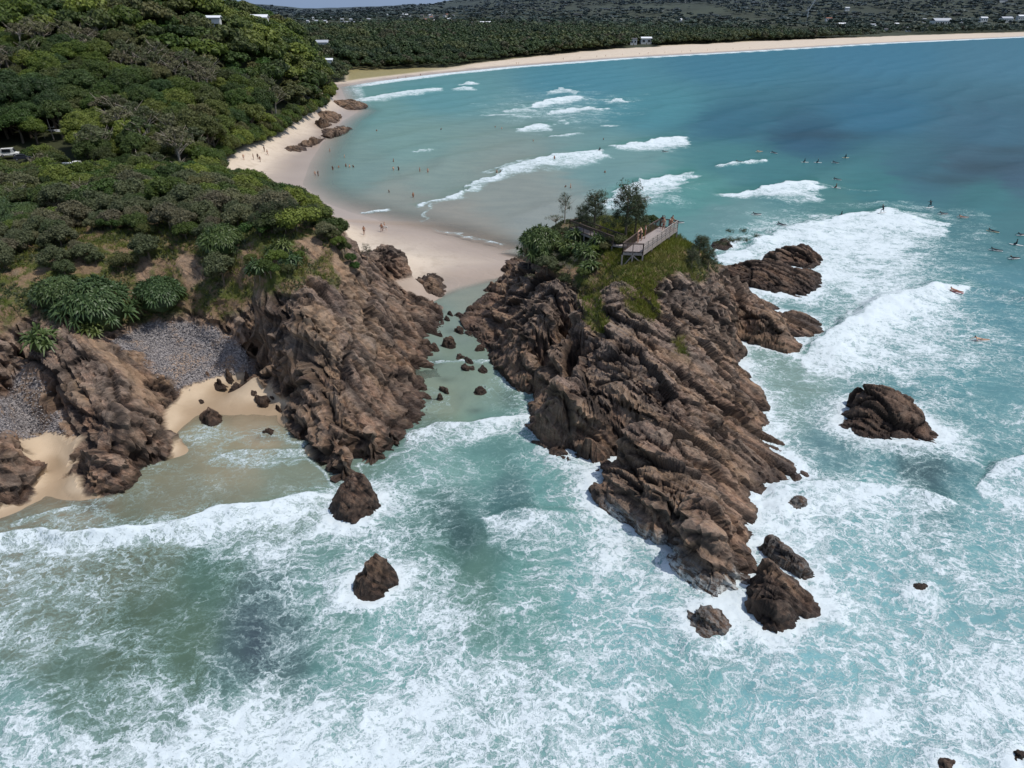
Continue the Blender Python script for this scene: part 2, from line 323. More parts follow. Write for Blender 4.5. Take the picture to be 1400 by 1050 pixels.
    v2 = t.n('ShaderNodeSeparateColor'); t.s(v2, 0, t.voro(q, 2.6, 'F1', 1)); v3 = t.n('ShaderNodeSeparateColor'); t.s(v3, 0, t.voro(q, 6.5, 'F1', 1))
    b = t.math('ADD', t.math('MULTIPLY', n3, .45), t.math('ADD', t.math('MULTIPLY', n2, .8), t.math('ADD', t.math('MULTIPLY', v2.outputs[0], .5), t.math('MULTIPLY', v3.outputs[1], .25))))
    hard = t.math('SUBTRACT', 1, t.math('MULTIPLY', t.attr('sand'), .93))
    bn = t.n('ShaderNodeBump'); t.s(bn, 'Height', b); t.s(bn, 'Strength', t.math('MULTIPLY', hard, 1.0)); t.s(bn, 'Distance', .2)
    rough = t.math('SUBTRACT', .92, t.math('MULTIPLY', wet, .42))
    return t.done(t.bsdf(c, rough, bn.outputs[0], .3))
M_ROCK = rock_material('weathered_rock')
# ------------------------------------------------------------------ headland
WX0, WX1, WY0, WY1 = -120.0, 12.0, 38.0, 150.0
def window(x, y): return np.minimum(np.minimum(x - WX0, WX1 - x), np.minimum(y - WY0 + 30, WY1 - y))
SANDP = [[(25, 600), (60, 592), (92, 592), (98, 640), (112, 668), (150, 690), (-60, 790), (-160, 745), (-40, 702), (46, 684), (56, 645)],
         [(222, 566), (250, 532), (300, 511), (332, 507), (368, 520), (386, 556), (390, 588), (398, 604), (420, 614), (426, 680), (330, 690), (160, 690), (244, 622), (235, 590)],
         [(440, 262), (462, 308), (488, 340), (508, 366), (545, 392), (585, 408), (612, 430), (640, 520), (800, 520), (720, 240)]]
GRAVP = [[(160, 462), (205, 438), (262, 440), (300, 452), (332, 480), (350, 508), (300, 514), (240, 534), (222, 515), (190, 482)], [(0, 545), (30, 500), (62, 540), (96, 592), (40, 602), (-20, 585)]]
VEGP = [[(-900, 100), (-900, 520), (-100, 470), (0, 455), (45, 432), (75, 440), (115, 425), (135, 452), (185, 440), (262, 425), (300, 436), (335, 425), (352, 400), (392, 400), (428, 378), (462, 392), (482, 366), (455, 320), (432, 270), (400, 200), (300, 100)]]
TANP = [[(55, 395), (78, 392), (130, 450), (228, 545), (198, 552), (88, 440)], [(405, 330), (435, 318), (440, 345), (425, 362)], [(398, 420), (448, 415), (466, 440), (462, 512), (425, 505), (415, 460)], [(470, 372), (492, 392), (520, 450), (500, 470), (478, 430)], [(330, 445), (352, 440), (372, 470), (358, 476)], [(100, 520), (135, 530), (120, 560), (90, 545)], [(235, 345), (262, 340), (285, 372), (255, 395)], [(455, 330), (470, 350), (500, 400), (470, 395), (450, 350)], [(185, 355), (205, 350), (205, 410), (185, 400)]]
def pmask(px, py, polys, soft=6):
    m = np.zeros(px.shape)
    for q in polys: m = np.maximum(m, smooth(-soft, soft, polydist(px, py, q)))
    return m
def bedattr(me, V):
    a = me.attributes.new('bed', 'FLOAT_VECTOR', 'POINT'); a.data.foreach_set('vector', bedding(V).astype(np.float32).ravel())
def rockmesh(name, X, Y, Z, N, keep, seed, amp, attrs):
    shp = X.shape; p = np.stack([X.ravel(), Y.ravel(), Z.ravel()], 1)
    kk = keep.ravel(); d = np.zeros(len(p)); cr = np.zeros(len(p))
    idx = np.where(kk)[0]
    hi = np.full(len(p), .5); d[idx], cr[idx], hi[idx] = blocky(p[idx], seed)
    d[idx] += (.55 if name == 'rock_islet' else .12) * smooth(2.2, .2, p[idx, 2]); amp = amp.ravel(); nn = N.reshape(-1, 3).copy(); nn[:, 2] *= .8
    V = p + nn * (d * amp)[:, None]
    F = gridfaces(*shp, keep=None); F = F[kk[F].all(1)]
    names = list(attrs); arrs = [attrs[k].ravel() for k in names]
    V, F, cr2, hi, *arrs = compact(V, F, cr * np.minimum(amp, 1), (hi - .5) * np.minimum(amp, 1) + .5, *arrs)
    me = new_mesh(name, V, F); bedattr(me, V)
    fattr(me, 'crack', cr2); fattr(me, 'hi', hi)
    for k, a in zip(names, arrs): fattr(me, k, a)
    return me
def head_base(x, y):
    w = smooth(0, 7, window(x, y))
    z0 = ground_z(x, y) - .4
    return z0 * (1 - w) + HLrbf(x, y) * w
X, Y, Z, N = heightmesh(WX0, WX1, WY0, WY1, .215, head_base)
px, py = proj(X + (fbm(X / 2, Y / 2, o=4, s=3) - .5) * 2.4, Y + (fbm(X / 2, Y / 2, o=4, s=8) - .5) * 3, Z)
veg = pmask(px, py, VEGP, 8) * smooth(1.5, 3, Z); sand = pmask(px, py, SANDP, 3) * smooth(3.2, 2.2, Z); grav = pmask(px, py, GRAVP, 4) * (1 - sand)
sand = np.maximum(sand, smooth(6, 1, window(X, Y)) * (Y > 90) * (1 - veg))
tan = pmask(px, py, TANP, 6)
amp = (1 - .72 * veg) * (1 - .97 * sand) * (1 - .9 * grav) * (1 - .65 * pmask(px, py, TANP[:1], 6)) * smooth(0, 6, window(X, Y))
Z = Z + .25 * (fbm(X / 1.2, Y / 1.2, o=4, s=77) - .5) * (1 - sand)
veg = veg * (1 - pmask(px, py, TANP[:2] + TANP[3:], 4))
me = rockmesh('headland', X, Y, Z, N, (Z > -1.6), 3, amp, dict(veg=veg, sand=sand, gravel=grav, tan=tan, wash=np.zeros_like(X), sd=np.clip(shore(X, Y), -50, 500), beach=smooth(88, 96, Y)))
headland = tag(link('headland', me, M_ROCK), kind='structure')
HEADV = np.empty(len(me.vertices) * 3, np.float32); me.vertices.foreach_get('co', HEADV); HEADV = HEADV.reshape(-1, 3)
HVEG = np.empty(len(HEADV), np.float32); me.attributes['veg'].data.foreach_get('value', HVEG)
# ------------------------------------------------------------------ islet
def isle_base(x, y):
    z = ISrbf(x, y); d = polydist(x, y, ISLE)
    return np.where(d > 0, np.maximum(z, np.minimum(d * .25, .3)), np.minimum(z, .2 + d * .45))
X, Y, Z, N = heightmesh(-14, 54, 34, 128, .165, isle_base)
px, py = proj(X + (fbm(X / 2, Y / 2, o=4, s=3) - .5) * 1.6, Y + (fbm(X / 2, Y / 2, o=4, s=8) - .5) * 2, Z)
IV = [[(700, 300), (742, 300), (800, 290), (930, 300), (975, 330), (985, 360), (960, 385), (925, 372), (885, 398), (850, 385), (822, 398), (828, 440), (815, 455), (796, 440), (795, 395), (770, 380), (740, 360), (715, 352)], [(850, 395), (900, 400), (895, 440), (860, 430)], [(920, 460), (940, 458), (935, 490), (918, 482)]]
veg = pmask(px, py, IV[:1], 7) + .6 * pmask(px, py, IV[1:], 8); veg = np.clip(veg, 0, 1) * smooth(3, 5, Z)
tan = pmask(px, py, [[(745, 330), (775, 325), (785, 360), (755, 372), (740, 350)], [(700, 380), (660, 400), (640, 410), (668, 395)]], 7)
# the shadowed cleft on the channel side
cl = smooth(17, 5, np.hypot((px - 782) / 1.0, (py - 472) / 3.4))
Z = Z - np.minimum(5.0, np.maximum(Z - .5, 0) * .85) * cl
hd = polydist(X, Y, pxpoly([(925, 800), (960, 838), (1000, 830), (1015, 800), (985, 785), (940, 770), (870, 725), (830, 700), (820, 715)]))
wash = smooth(-1.2, .8, hd) * smooth(1.8, .4, Z)
me = rockmesh('rock_islet', X, Y, Z, N, (Z > -1.2), 21, (1 - .75 * veg) * smooth(-1.2, .5, Z) * (.55 + .45 * smooth(1, 4, Z)), dict(veg=veg, sand=np.zeros_like(X), gravel=np.zeros_like(X), tan=tan, wash=wash))
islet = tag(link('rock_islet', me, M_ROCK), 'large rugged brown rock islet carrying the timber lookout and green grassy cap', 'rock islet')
IVV = np.empty(len(me.vertices) * 3, np.float32); me.vertices.foreach_get('co', IVV); IVV = IVV.reshape(-1, 3)
IVEG = np.empty(len(IVV), np.float32); me.attributes['veg'].data.foreach_get('value', IVEG)
# ------------------------------------------------------------------ loose rocks
ROCKS = []   # waterline polygons, for the foam round them
def rock(name, poly, peaks, label, cat, st=.14, amp=.5, seed=0, wash=0.0, group=None, zb=0.0, sc=None):
    W = pxpoly(poly, zb); ROCKS.append(W) if zb == 0 else None
    xs = [a for a, b in W]; ys = [b for a, b in W]
    size = max(max(xs) - min(xs), max(ys) - min(ys)); st = min(st, size / 26)
    pk = [P(q[0], q[1], q[2] + up_) for q in peaks for up_ in (min(.35, q[2] * .4),)]
    cw = (sum(a for a, b in W) / len(W), sum(b for a, b in W) / len(W))
    pk = [q if polydist(np.array([q[0]]), np.array([q[1]]), W)[0] > .05 else (cw[0], cw[1], q[2]) for q in pk]
    if len(pk) == 1 and size < 3.5:
        h_ = pk[0][2] - zb; pk = [(cw[0], cw[1], zb + h_ * .75)] + [(cw[0] + (a - cw[0]) * .55, cw[1] + (b - cw[1]) * .55, zb + h_ * (.55 + .25 * math.sin(n_ * 1.7 + seed))) for n_, (a, b) in enumerate(W)]
    R = RBF([(a, b, zb - .3) for a, b in W] + pk, max(.25, size * .06))
    pad = size * .25
    def zf(x, y):
        d = polydist(x, y, W); return np.where(d > 0, R(x, y), np.minimum(R(x, y), zb - .2 + d * .9))
    X, Y, Z, N = heightmesh(min(xs) - pad, max(xs) + pad, min(ys) - pad, max(ys) + pad, st, zf)
    keep = Z > zb - .8
    p = np.stack([X.ravel(), Y.ravel(), Z.ravel()], 1); k = sc or min(1.0, size / 9)
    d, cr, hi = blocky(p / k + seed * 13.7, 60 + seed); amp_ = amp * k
    d = d - d[Z.ravel() > zb].mean() + .18
    V = p + N.reshape(-1, 3) * (d * amp_)[:, None]
    F = gridfaces(*X.shape); kk = keep.ravel(); F = F[kk[F].all(1)]
    c = V[np.unique(F)].mean(0); c[2] = zb
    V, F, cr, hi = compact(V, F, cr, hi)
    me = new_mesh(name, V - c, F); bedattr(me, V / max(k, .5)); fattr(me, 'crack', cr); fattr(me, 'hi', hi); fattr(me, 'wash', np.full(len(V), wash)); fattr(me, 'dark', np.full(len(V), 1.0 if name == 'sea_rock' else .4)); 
    for a in ('veg', 'sand', 'gravel', 'tan'): fattr(me, a, np.full(len(V), .75 if a == 'tan' and name in ('point_rock', 'beach_rock') else 0.0))
    o = link(name, me, M_ROCK, loc=tuple(c)); tag(o, label, cat, group); return o
rock('sea_rock', [(1152, 560), (1166, 548), (1200, 545), (1240, 556), (1268, 576), (1297, 598), (1290, 612), (1240, 608), (1190, 601), (1152, 584)], [(1172, 532, 2.0), (1205, 526, 2.8), (1235, 548, 2.0), (1265, 575, 1.0), (1190, 560, 1.8)], 'dark isolated wedge rock with white wash trailing right of the islet', 'rock', seed=1)
rock('sea_rock', [(968, 378), (985, 388), (1010, 390), (1050, 402), (1100, 408), (1124, 394), (1114, 374), (1062, 366), (1010, 366), (980, 368)], [(1000, 364, 1.3), (1040, 358, 2.1), (1080, 366, 2.1), (1106, 382, 1.2), (1030, 380, 1.3)], 'long low brown rock slab in the surf behind the islet', 'rock', seed=2)
rock('sea_rock', [(1040, 353), (1056, 346), (1090, 345), (1114, 346), (1126, 363), (1100, 371), (1060, 363)], [(1070, 341, 1.4), (1098, 336, 1.8), (1114, 352, 1.0), (1052, 347, .9)], 'black humped rock streaked with white water beyond the brown slab', 'rock', seed=3)
rock('sea_rock', [(972, 338), (984, 331), (1003, 334), (1001, 342), (982, 343)], [(986, 333, 1.2)], 'small black rock poking above the foam by the windswept shrub', 'rock', seed=4)
rock('sea_rock', [(450, 708), (450, 690), (480, 678), (521, 682), (523, 700), (498, 716), (465, 721)], [(482, 648, 2.7), (496, 655, 2.4), (464, 672, 1.7), (510, 675, 1.3), (480, 690, 1.2)], 'squat brown rock beside the breaking wave at the headland foot', 'rock', seed=5)
rock('sea_rock', [(478, 814), (481, 796), (506, 782), (544, 784), (543, 804), (528, 822), (496, 826)], [(527, 747, 2.3), (510, 760, 2.1), (495, 783, 1.3), (534, 775, 1.3)], 'upright brown boulder alone in the foaming foreground water', 'rock', seed=6)
rock('sea_rock', [(1021, 800), (1036, 786), (1075, 800), (1112, 812), (1125, 834), (1096, 854), (1062, 878), (1036, 870), (1021, 842)], [(1044, 768, 2.2), (1060, 788, 2.2), (1092, 805, 1.5), (1060, 830, 1.5), (1036, 815, 1.3)], 'large wet pointed boulder split off the tip of the islet', 'rock', seed=7)
rock('sea_rock', [(1034, 752), (1060, 746), (1092, 768), (1124, 794), (1094, 798), (1058, 780)], [(1052, 732, 1.4), (1072, 748, 1.4), (1098, 768, 1.1), (1060, 762, 1.1)], 'low dark rock ridge with foam running over it beside the islet tip', 'rock', seed=8, wash=.3)
rock('sea_rock', [(930, 842), (950, 828), (985, 826), (1010, 812), (1006, 846), (984, 884), (966, 886), (940, 864)], [(960, 838, .9), (985, 838, .9), (968, 868, .5)], 'rock awash with white water in front of the islet tip', 'rock', seed=9, wash=.4)
rock('sea_rock', [(1064, 694), (1080, 684), (1104, 688), (1100, 700), (1076, 702)], [(1085, 680, .9)], 'small rock half buried in white foam right of the islet', 'rock', seed=10, wash=.4)
rock('sea_rock', [(1240, 812), (1252, 800), (1268, 802), (1262, 814)], [(1254, 803, .5)], 'tiny dark rock tip breaking the foam at lower right', 'rock', seed=11)
rock('sea_rock', [(1372, 1040), (1385, 1030), (1408, 1034), (1402, 1050), (1380, 1052)], [(1390, 1035, .6)], 'dark rock at the bottom right corner of the water', 'rock', seed=12)
rock('sea_rock', [(1276, 1046), (1290, 1038), (1312, 1042), (1306, 1056), (1280, 1058)], [(1292, 1042, .5)], 'dark rock on the bottom edge left of its corner neighbour', 'rock', seed=13)
rock('cove_boulder', [(274, 578), (276, 562), (288, 560), (302, 568), (303, 578), (290, 584)], [(286, 560, 1.3), (294, 568, 1.1)], 'biggest brown boulder standing in the shallow cove water', 'boulder', seed=14)
for i, (a, b, r, h, lab) in enumerate([(348, 520, 8, .8, 'dark rounded boulder at the top of the cove sand'), (323, 526, 5, .5, 'small pale brown boulder on the cove sand by the dark rounded one'), (346, 536, 5.5, .5, 'small round boulder just below the dark rounded one on the cove sand'), (359, 553, 9.5, .6, 'flat oval boulder in the cove shallows near the cliff'),
        (326, 538, 3.5, .3, 'tiny stone on the wet cove sand'), (251, 537, 3, .35, 'lone small stone on the dry cove sand'), (222, 562, 9, .7, 'boulder at the foot of the tan ridge beside the cove'), (239, 564, 5, .4, 'small rock beside the ridge foot in cove water'), (212, 568, 6, .6, 'rock wedged against the ridge foot'), (276, 552, 5, .25, 'thin flat stone at the cove waterline'),
        (368, 592, 7, .22, 'mostly sunken rock in the murky cove water'), (614, 473, 8, .7, 'brown boulder in the middle of the channel'), (592, 478, 7, .4, 'dark boulder at the left side of the channel'), (656, 479, 6, .4, 'dark boulder at the right side of the channel'), (629, 489, 6, .2, 'barely awash rock on the channel foam line'), (597, 436, 7, .35, 'low rock near the head of the channel'),
        (629, 452, 5, .3, 'small rock upstream in the narrow channel'), (645, 505, 5, .2, 'wet rock by the channel right bank'), (650, 425, 9, .5, 'tan rock at the channel head beside the islet'), (694, 372, 10, .9, 'orange rock at the sandy foot of the islet'), (672, 396, 8, .7, 'small tan rock leaning on the islet foot')]):
    r *= 1.25; h *= 1.5
    pts = [(a + r * 1.1 * math.cos(q) * (1 + .15 * math.sin(q * 3 + i)), b + r * .55 * math.sin(q) * (1 + .15 * math.cos(q * 2 + i))) for q in [k * math.pi / 5 for k in range(10)]]
    rock('boulder', pts, [(a, b - 1, h)], lab, 'boulder', seed=20 + i, zb=(.9 if b < 545 and a < 400 else 0))
rock('beach_rock', [(565, 382), (580, 372), (600, 376), (606, 392), (600, 404), (580, 400)], [(585, 380, .9), (595, 392, .7)], 'tan layered rock slab on the sand at the channel head', 'rock', seed=50, zb=.2)
rock('beach_rock', [(532, 386), (556, 384), (570, 396), (560, 400), (540, 394)], [(552, 390, .6)], 'thin tan rock ledge lying in the beach sand', 'rock', seed=51, zb=.5)
RR = np.random.RandomState(5)
for i in range(16):   # stones in the channel
    a = RR.uniform(572, 705); b = RR.uniform(408, 566)
    if b > 480 and a > 668: a -= 40
    r = RR.uniform(4, 9.5)
    rock('channel_rock', [(a + r * 1.1 * math.cos(q), b + r * .55 * math.sin(q + .2 * i)) for q in [k * math.pi / 4 for k in range(8)]], [(a, b - 2, RR.uniform(.3, .62))], 'small dark rock in the channel shallows between headland and islet', 'rock', seed=60 + i, group='small rocks in the channel shallows')
for i, (a, b) in enumerate([(262, 522), (284, 514), (312, 512), (337, 512), (240, 545), (228, 552), (372, 545), (380, 558), (366, 530), (300, 522), (90, 600), (70, 606), (50, 612), (100, 620), (352, 504), (246, 528)]):
    r = RR.uniform(2.2, 5)
    rock('cove_stone', [(a + r * 1.1 * math.cos(q), b + r * .6 * math.sin(q + .2 * i)) for q in [k * math.pi / 4 for k in range(8)]], [(a, b - 1, RR.uniform(.35, .6) + (1.0 if b < 540 else .3))], 'small loose stone on the sand of the two little coves', 'stone', seed=90 + i, zb=(.95 if b < 535 else .35), group='loose stones on the cove sand')
# rocks at the far point of the cove beach
rock('point_rock', [(452, 150), (468, 138), (492, 138), (503, 144), (500, 149), (475, 152), (460, 158)], [(470, 143, 3), (490, 143, 1.5)], 'dark rocks of the small point across the bay', 'rock', seed=52, st=.4)
rock('point_rock', [(428, 172), (440, 154), (462, 152), (468, 160), (458, 170), (440, 178)], [(448, 162, 3), (440, 168, 2)], 'brown rock shelf under the trees below the far point', 'rock', seed=53, st=.4)
rock('point_rock', [(400, 200), (412, 184), (440, 182), (444, 190), (425, 203), (408, 208)], [(420, 192, 1.6)], 'low broken rocks on the beach sand below the trees', 'rock', seed=54, st=.4)
BEACHPX = [(290, 270), (298, 240), (308, 222), (334, 203), (366, 194), (392, 180), (405, 168), (432, 156), (446, 146), (456, 128), (466, 116), (530, 106), (560, 300), (340, 300)]
rock('point_rock', [(436, 186), (446, 176), (468, 172), (480, 176), (470, 184), (450, 190)], [(455, 178, 1.8), (468, 176, 1.2)], 'tan rock ledge at the water on the left beach', 'rock', seed=55, st=.4)
rock('point_rock', [(384, 204), (396, 196), (418, 198), (420, 208), (398, 212)], [(402, 200, 1.2)], 'flat tan rocks in the upper sand of the left beach', 'rock', seed=56, st=.4)
# ------------------------------------------------------------------ ground sheet to the horizon
ys = np.r_[np.linspace(-60, 60, 25), 62 * (90000 / 62) ** (np.linspace(0, 1, 560) ** 1.35)]
us = np.sort(np.r_[np.linspace(-1.25, 1.25, 620), [-40, -20, -10, -6, -4, -3, -2.2, -1.7, -1.45, 1.45, 1.7, 2.2, 3, 4, 6, 10, 20, 40]])
Y = np.repeat(ys[:, None], len(us), 1); X = us[None, :] * (np.abs(Y) * .9 + 20)
X = np.clip(X, -60000, 60000)
sd = shore(X, Y); Z = ground_z(X, Y, sd)
Z = Z - 4.5 * smooth(3, 8, window(X, Y)) * (Y > 30)
Z = np.where(sd < -30, -4, Z)
me = new_mesh('ground', np.stack([X.ravel(), Y.ravel(), Z.ravel()], 1), gridfaces(*X.shape), True)
# vegetation line behind the beaches: dunes and forest floor
px, py = proj(X, Y, Z)
vd = np.interp(np.clip(px, -500, 3000), [-500, 300, 340, 380, 430, 470, 480, 560, 610, 660, 720, 800, 900, 1000, 1200, 1400, 3000], [9, 9, 12, 12, 13, 16, 70, 45, 25, 40, 60, 100, 135, 145, 150, 150, 150])
vn = (fbm(X / 30, Y / 30, o=4, s=31) - .5)
floor = smooth(-3, 5, sd - vd * .9 * (1 + .5 * vn)) * np.where(Y < 420, smooth(4, -8, polydist(px, py, BEACHPX)), 1)
dune = smooth(3, 9, sd - 9) * smooth(465, 480, px) * smooth(660, 560, px) + smooth(.8, 1.0, sd / vd) * smooth(600, 700, px)
fattr(me, 'floor', floor.ravel()); fattr(me, 'dune', (dune * (1 - 0)).ravel()); fattr(me, 'sd', np.clip(sd, -50, 500).ravel())
t = NT('ground_sand_and_soil'); p = t.pos(); sep = t.n('ShaderNodeSeparateXYZ'); t.s(sep, 0, p)
sdn = t.math('ADD', t.attr('sd'), t.math('MULTIPLY', t.math('SUBTRACT', t.noise(p, .05, 4, .5), .5), 12)); wet = t.ss(sdn, 15, 3)
sand = sand_color(t, p)
dune = t.mix(t.noise(p, .3, 5, .7), lin(92, 90, 46), lin(150, 136, 84)); soil = t.mix(t.noise(p, .2, 5, .7), lin(30, 34, 18), lin(62, 66, 34))
c = t.mix(t.math('MULTIPLY', t.attr('dune'), .9), sand, dune); c = t.mix(t.attr('floor'), c, soil)
r = t.vmath('LENGTH', p); # length comes out of the value socket
ln = t.n('ShaderNodeVectorMath', operation='LENGTH'); t.s(ln, 0, p)
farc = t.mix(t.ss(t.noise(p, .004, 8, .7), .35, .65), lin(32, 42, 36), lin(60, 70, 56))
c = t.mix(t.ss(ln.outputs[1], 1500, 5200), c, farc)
c = t.mix(t.ss(ln.outputs[1], 1800, 14000, 0, .75), c, lin(82, 96, 124))  # distance haze painted into the ground colour
bs = t.bsdf(c, t.math('SUBTRACT', .9, t.math('MULTIPLY', t.math('MULTIPLY', wet, t.math('SUBTRACT', 1, t.attr('floor'))), .55)), t.bump(t.noise(p, 2, 4, .6), .15, .1), .4)
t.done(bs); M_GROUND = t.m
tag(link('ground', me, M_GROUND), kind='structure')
# ------------------------------------------------------------------ sea
pys = np.r_[np.linspace(1500, 1100, 40)[:-1], np.linspace(1100, 60, 860), np.linspace(59, 27, 90), [26, 25, 24.3, 23.7, 23.2, 22.9]]
yr = np.array([P(700, q)[1] for q in pys])
us = np.sort(np.r_[np.linspace(-.86, .86, 900), np.linspace(.87, 3, 40), np.linspace(-3, -.87, 40)])
Y = np.repeat(yr[:, None], len(us), 1); D = Y * CP + CAMH * SP; X = us[None, :] * D
sd = shore(X, Y)
rd = np.full(X.shape, 1e9)                       # distance to the nearest rock waterline
for W in [ISLE] + ROCKS:
    xs = [a for a, b in W]; yy = [b for a, b in W]
    m = (X > min(xs) - 12) & (X < max(xs) + 12) & (Y > min(yy) - 12) & (Y < max(yy) + 12)
    sc_ = 1 if len(W) > 10 and W is ISLE or (max(xs) - min(xs)) > 2.2 else 2.2
    if m.any(): rd[m] = np.minimum(rd[m], -polydist(X[m], Y[m], W) * sc_)
hz = HLrbf(np.clip(X, WX0, WX1), np.clip(Y, WY0, WY1)); inw = smooth(0, 4, window(X, Y)) * smooth(34, 42, Y)
w1 = fbm(X / 4.5, Y / 4.5, o=5, s=101) - .5; w2 = fbm(X / 4.5, Y / 4.5, o=5, s=141) - .5
WA = 2.6 * np.clip(Y / 90, .5, 2.0)
px, py = proj(X + w1 * WA * 1.4, Y + w2 * WA, 0 * X)
# foam cover, read off the water in cells of 50 picture points and laid on the water plane
FG = """
0000000000000000000000000000
0000000000000000000000000000
0000000000000000000000000000
0000000000000000000000000000
0000000000000000000000000000
0000000000000000000000000000
0000000000000000000058998310
0000000000000000000045887431
0000000000000000000024468742
0000000000000000000063567653
0000000000000000000032344443
0000000000120000000044112434
0000001110054213500045232334
1111112231132234500077666337
3454566545653135678898767754
5433334556662245677899866655
4453333345675455665566766655
4444333345666556665455676666
4324533445677766776545567777
5445666677887777655556678788
6666777788877777766777777777""".split()
FG = (np.array([[int(c) for c in r] for r in FG], float) ) / 9 * .93
def gridsample(G, px, py):
    gx = np.clip((px - 25) / 50, 0, G.shape[1] - 1.001); gy = np.clip((py - 25) / 50, 0, G.shape[0] - 1.001)
    ix = gx.astype(int); iy = gy.astype(int); tx = gx - ix; ty = gy - iy
    return (G[iy, ix] * (1 - tx) + G[iy, ix + 1] * tx) * (1 - ty) + (G[iy + 1, ix] * (1 - tx) + G[iy + 1, ix + 1] * tx) * ty
foam = gridsample(FG, px, py); foam = np.where(foam > .02, np.clip(foam * 1.24 - .15, .16, 1), foam); foam = np.maximum(foam, .30 * np.exp(-((px - 765) / 90) ** 2 - ((py - 148) / 22) ** 2)); foam = np.maximum(foam, .28 * np.exp(-((px - 900) / 70) ** 2 - ((py - 272) / 16) ** 2))
wob = fbm(X / 9, Y / 9, o=4, s=170) - .5
foam = np.where(foam > .02, foam + wob * .35, foam)
lift = np.zeros_like(X)
# breaking waves: crest line, depth of the white trail behind it (picture points), strength, height in metres
LINES = [
 ([(-60, 752), (0, 742), (60, 733), (100, 736), (200, 727), (250, 722), (300, 706), (345, 694), (385, 690), (425, 680), (452, 681)], [18, 22, 26, 30, 26, 34, 46, 48, 44, 40, 30], 1.05, 2, .75),
 ([(10, 716), (60, 700), (95, 690)], [8, 10, 6], .6, 2, .1),
 ([(560, 588), (590, 580), (625, 577), (680, 577), (725, 571)], [40, 50, 42, 22, 20], .8, 1.5, .35),
 ([(286, 628), (320, 618), (370, 613), (440, 613)], [14, 20, 22, 14], .62, 2, .12),
 ([(585, 494), (610, 491), (660, 492), (690, 490)], [3, 4, 5, 8], .6, 1.5, .06),
 ([(660, 708), (700, 702), (760, 700), (832, 706)], [40, 60, 70, 50], .72, 4, .35),
 ([(1090, 486), (1130, 462), (1165, 440), (1200, 421), (1250, 404), (1290, 395), (1322, 393)], [45, 85, 110, 110, 95, 70, 18], 1.1, 2, 1.1),
 ([(1322, 394), (1360, 398), (1400, 412), (1440, 420)], [20, 22, 24, 24], .35, 8, .9),
 ([(985, 352), (1020, 340), (1060, 322), (1100, 311), (1150, 303), (1212, 292), (1240, 298), (1290, 306)], [18, 34, 44, 56, 60, 60, 44, 20], 1.05, 1.5, .9),
 ([(1225, 290), (1260, 292), (1280, 300)], [14, 24, 20], .6, 4, .2),
 ([(1032, 690), (1060, 676), (1110, 664), (1150, 664), (1200, 666), (1250, 672), (1300, 688)], [60, 66, 60, 50, 44, 36, 18], .95, 4, .5),
 ([(1338, 668), (1350, 650), (1375, 636), (1410, 626), (1480, 615)], [30, 60, 70, 80, 80], 1.0, 3, .9),
 ([(985, 265), (1010, 263), (1045, 258), (1080, 253), (1116, 250)], [3, 7, 12, 22, 24], 1.1, 1.2, .9),
 ([(1116, 251), (1150, 256), (1200, 262)], [3, 3, 2], .3, 2, .3),
 ([(986, 227), (1010, 225), (1045, 219)], [4, 5, 5], 1.0, 1, .7),
 ([(840, 201), (870, 197), (905, 191), (934, 187)], [3, 7, 15, 14], 1.1, 1, .8),
 ([(824, 275), (850, 262), (880, 250), (920, 243), (948, 236)], [10, 22, 26, 22, 5], .95, 1.2, .8),
 ([(574, 282), (600, 273), (630, 264), (650, 250), (690, 232), (730, 220), (780, 211), (826, 206)], [3, 5, 9, 12, 13, 16, 16, 12], .95, 1.2, .35),
 ([(576, 300), (584, 290), (592, 280)], [5, 7, 6], .55, 1.2, .05),
 ([(660, 236), (690, 225), (716, 219)], [3, 4, 3], .6, 1, .1),
 ([(490, 292), (508, 290), (526, 287)], [2.4, 3, 2.4], 1.0, .8, .06),
 ([(592, 312), (620, 318), (650, 326), (682, 333)], [2, 3, 3, 2], .75, .8, .03),
 ([(500, 152), (500, 152.2)], [0.1, 0.1], 0, 1, 0),
 ([(484, 137), (510, 132), (550, 125), (600, 120)], [5, 7, 7, 5], .95, .8, .35),
 ([(705, 178), (730, 174), (752, 170)], [3, 5, 8], 1.05, .8, .5),
 ([(720, 145), (745, 138), (775, 132), (795, 131)], [3, 8, 9, 7], 1.1, .8, .5),
 ([(752, 125), (770, 120), (790, 126)], [4, 7, 4], .8, .8, .3),
 ([(690, 152), (715, 148), (735, 151)], [4, 6, 4], .75, .8, .3),
 ([(750, 154), (775, 150), (805, 146), (826, 150)], [3, 6, 6, 3], 1.0, .8, .4),
 ([(660, 156), (685, 157), (725, 159)], [2.5, 3, 2], .7, .8, .2),
 ([(752, 187), (775, 185), (795, 182)], [2, 3, 4], .8, .8, .3),
 ([(830, 138), (845, 135), (860, 139)], [3, 5, 3], 1.0, .8, .3),
 ([(760, 135), (785, 133), (830, 136)], [3, 4, 2], .5, 1, .1),
 ([(629, 115), (640, 112), (648, 113)], [2, 4, 3], 1.0, .6, .3), ([(620, 121), (635, 119), (645, 121)], [3, 4, 3], 1.0, .6, .3),
 ([(568, 207), (576, 204), (584, 205)], [2, 3, 2], .8, .6, .1), ([(762, 166), (770, 164), (778, 168)], [3, 4, 3], .7, .6, .1),
 ([(826, 172), (832, 171), (838, 172)], [2, 3, 2], .9, .6, .1), ([(1140, 560), (1141, 560)], [.1, .1], 0, 1, 0),
 ([(1360, 160), (1361, 160)], [.1, .1], 0, 1, 0)]
SHADE = []
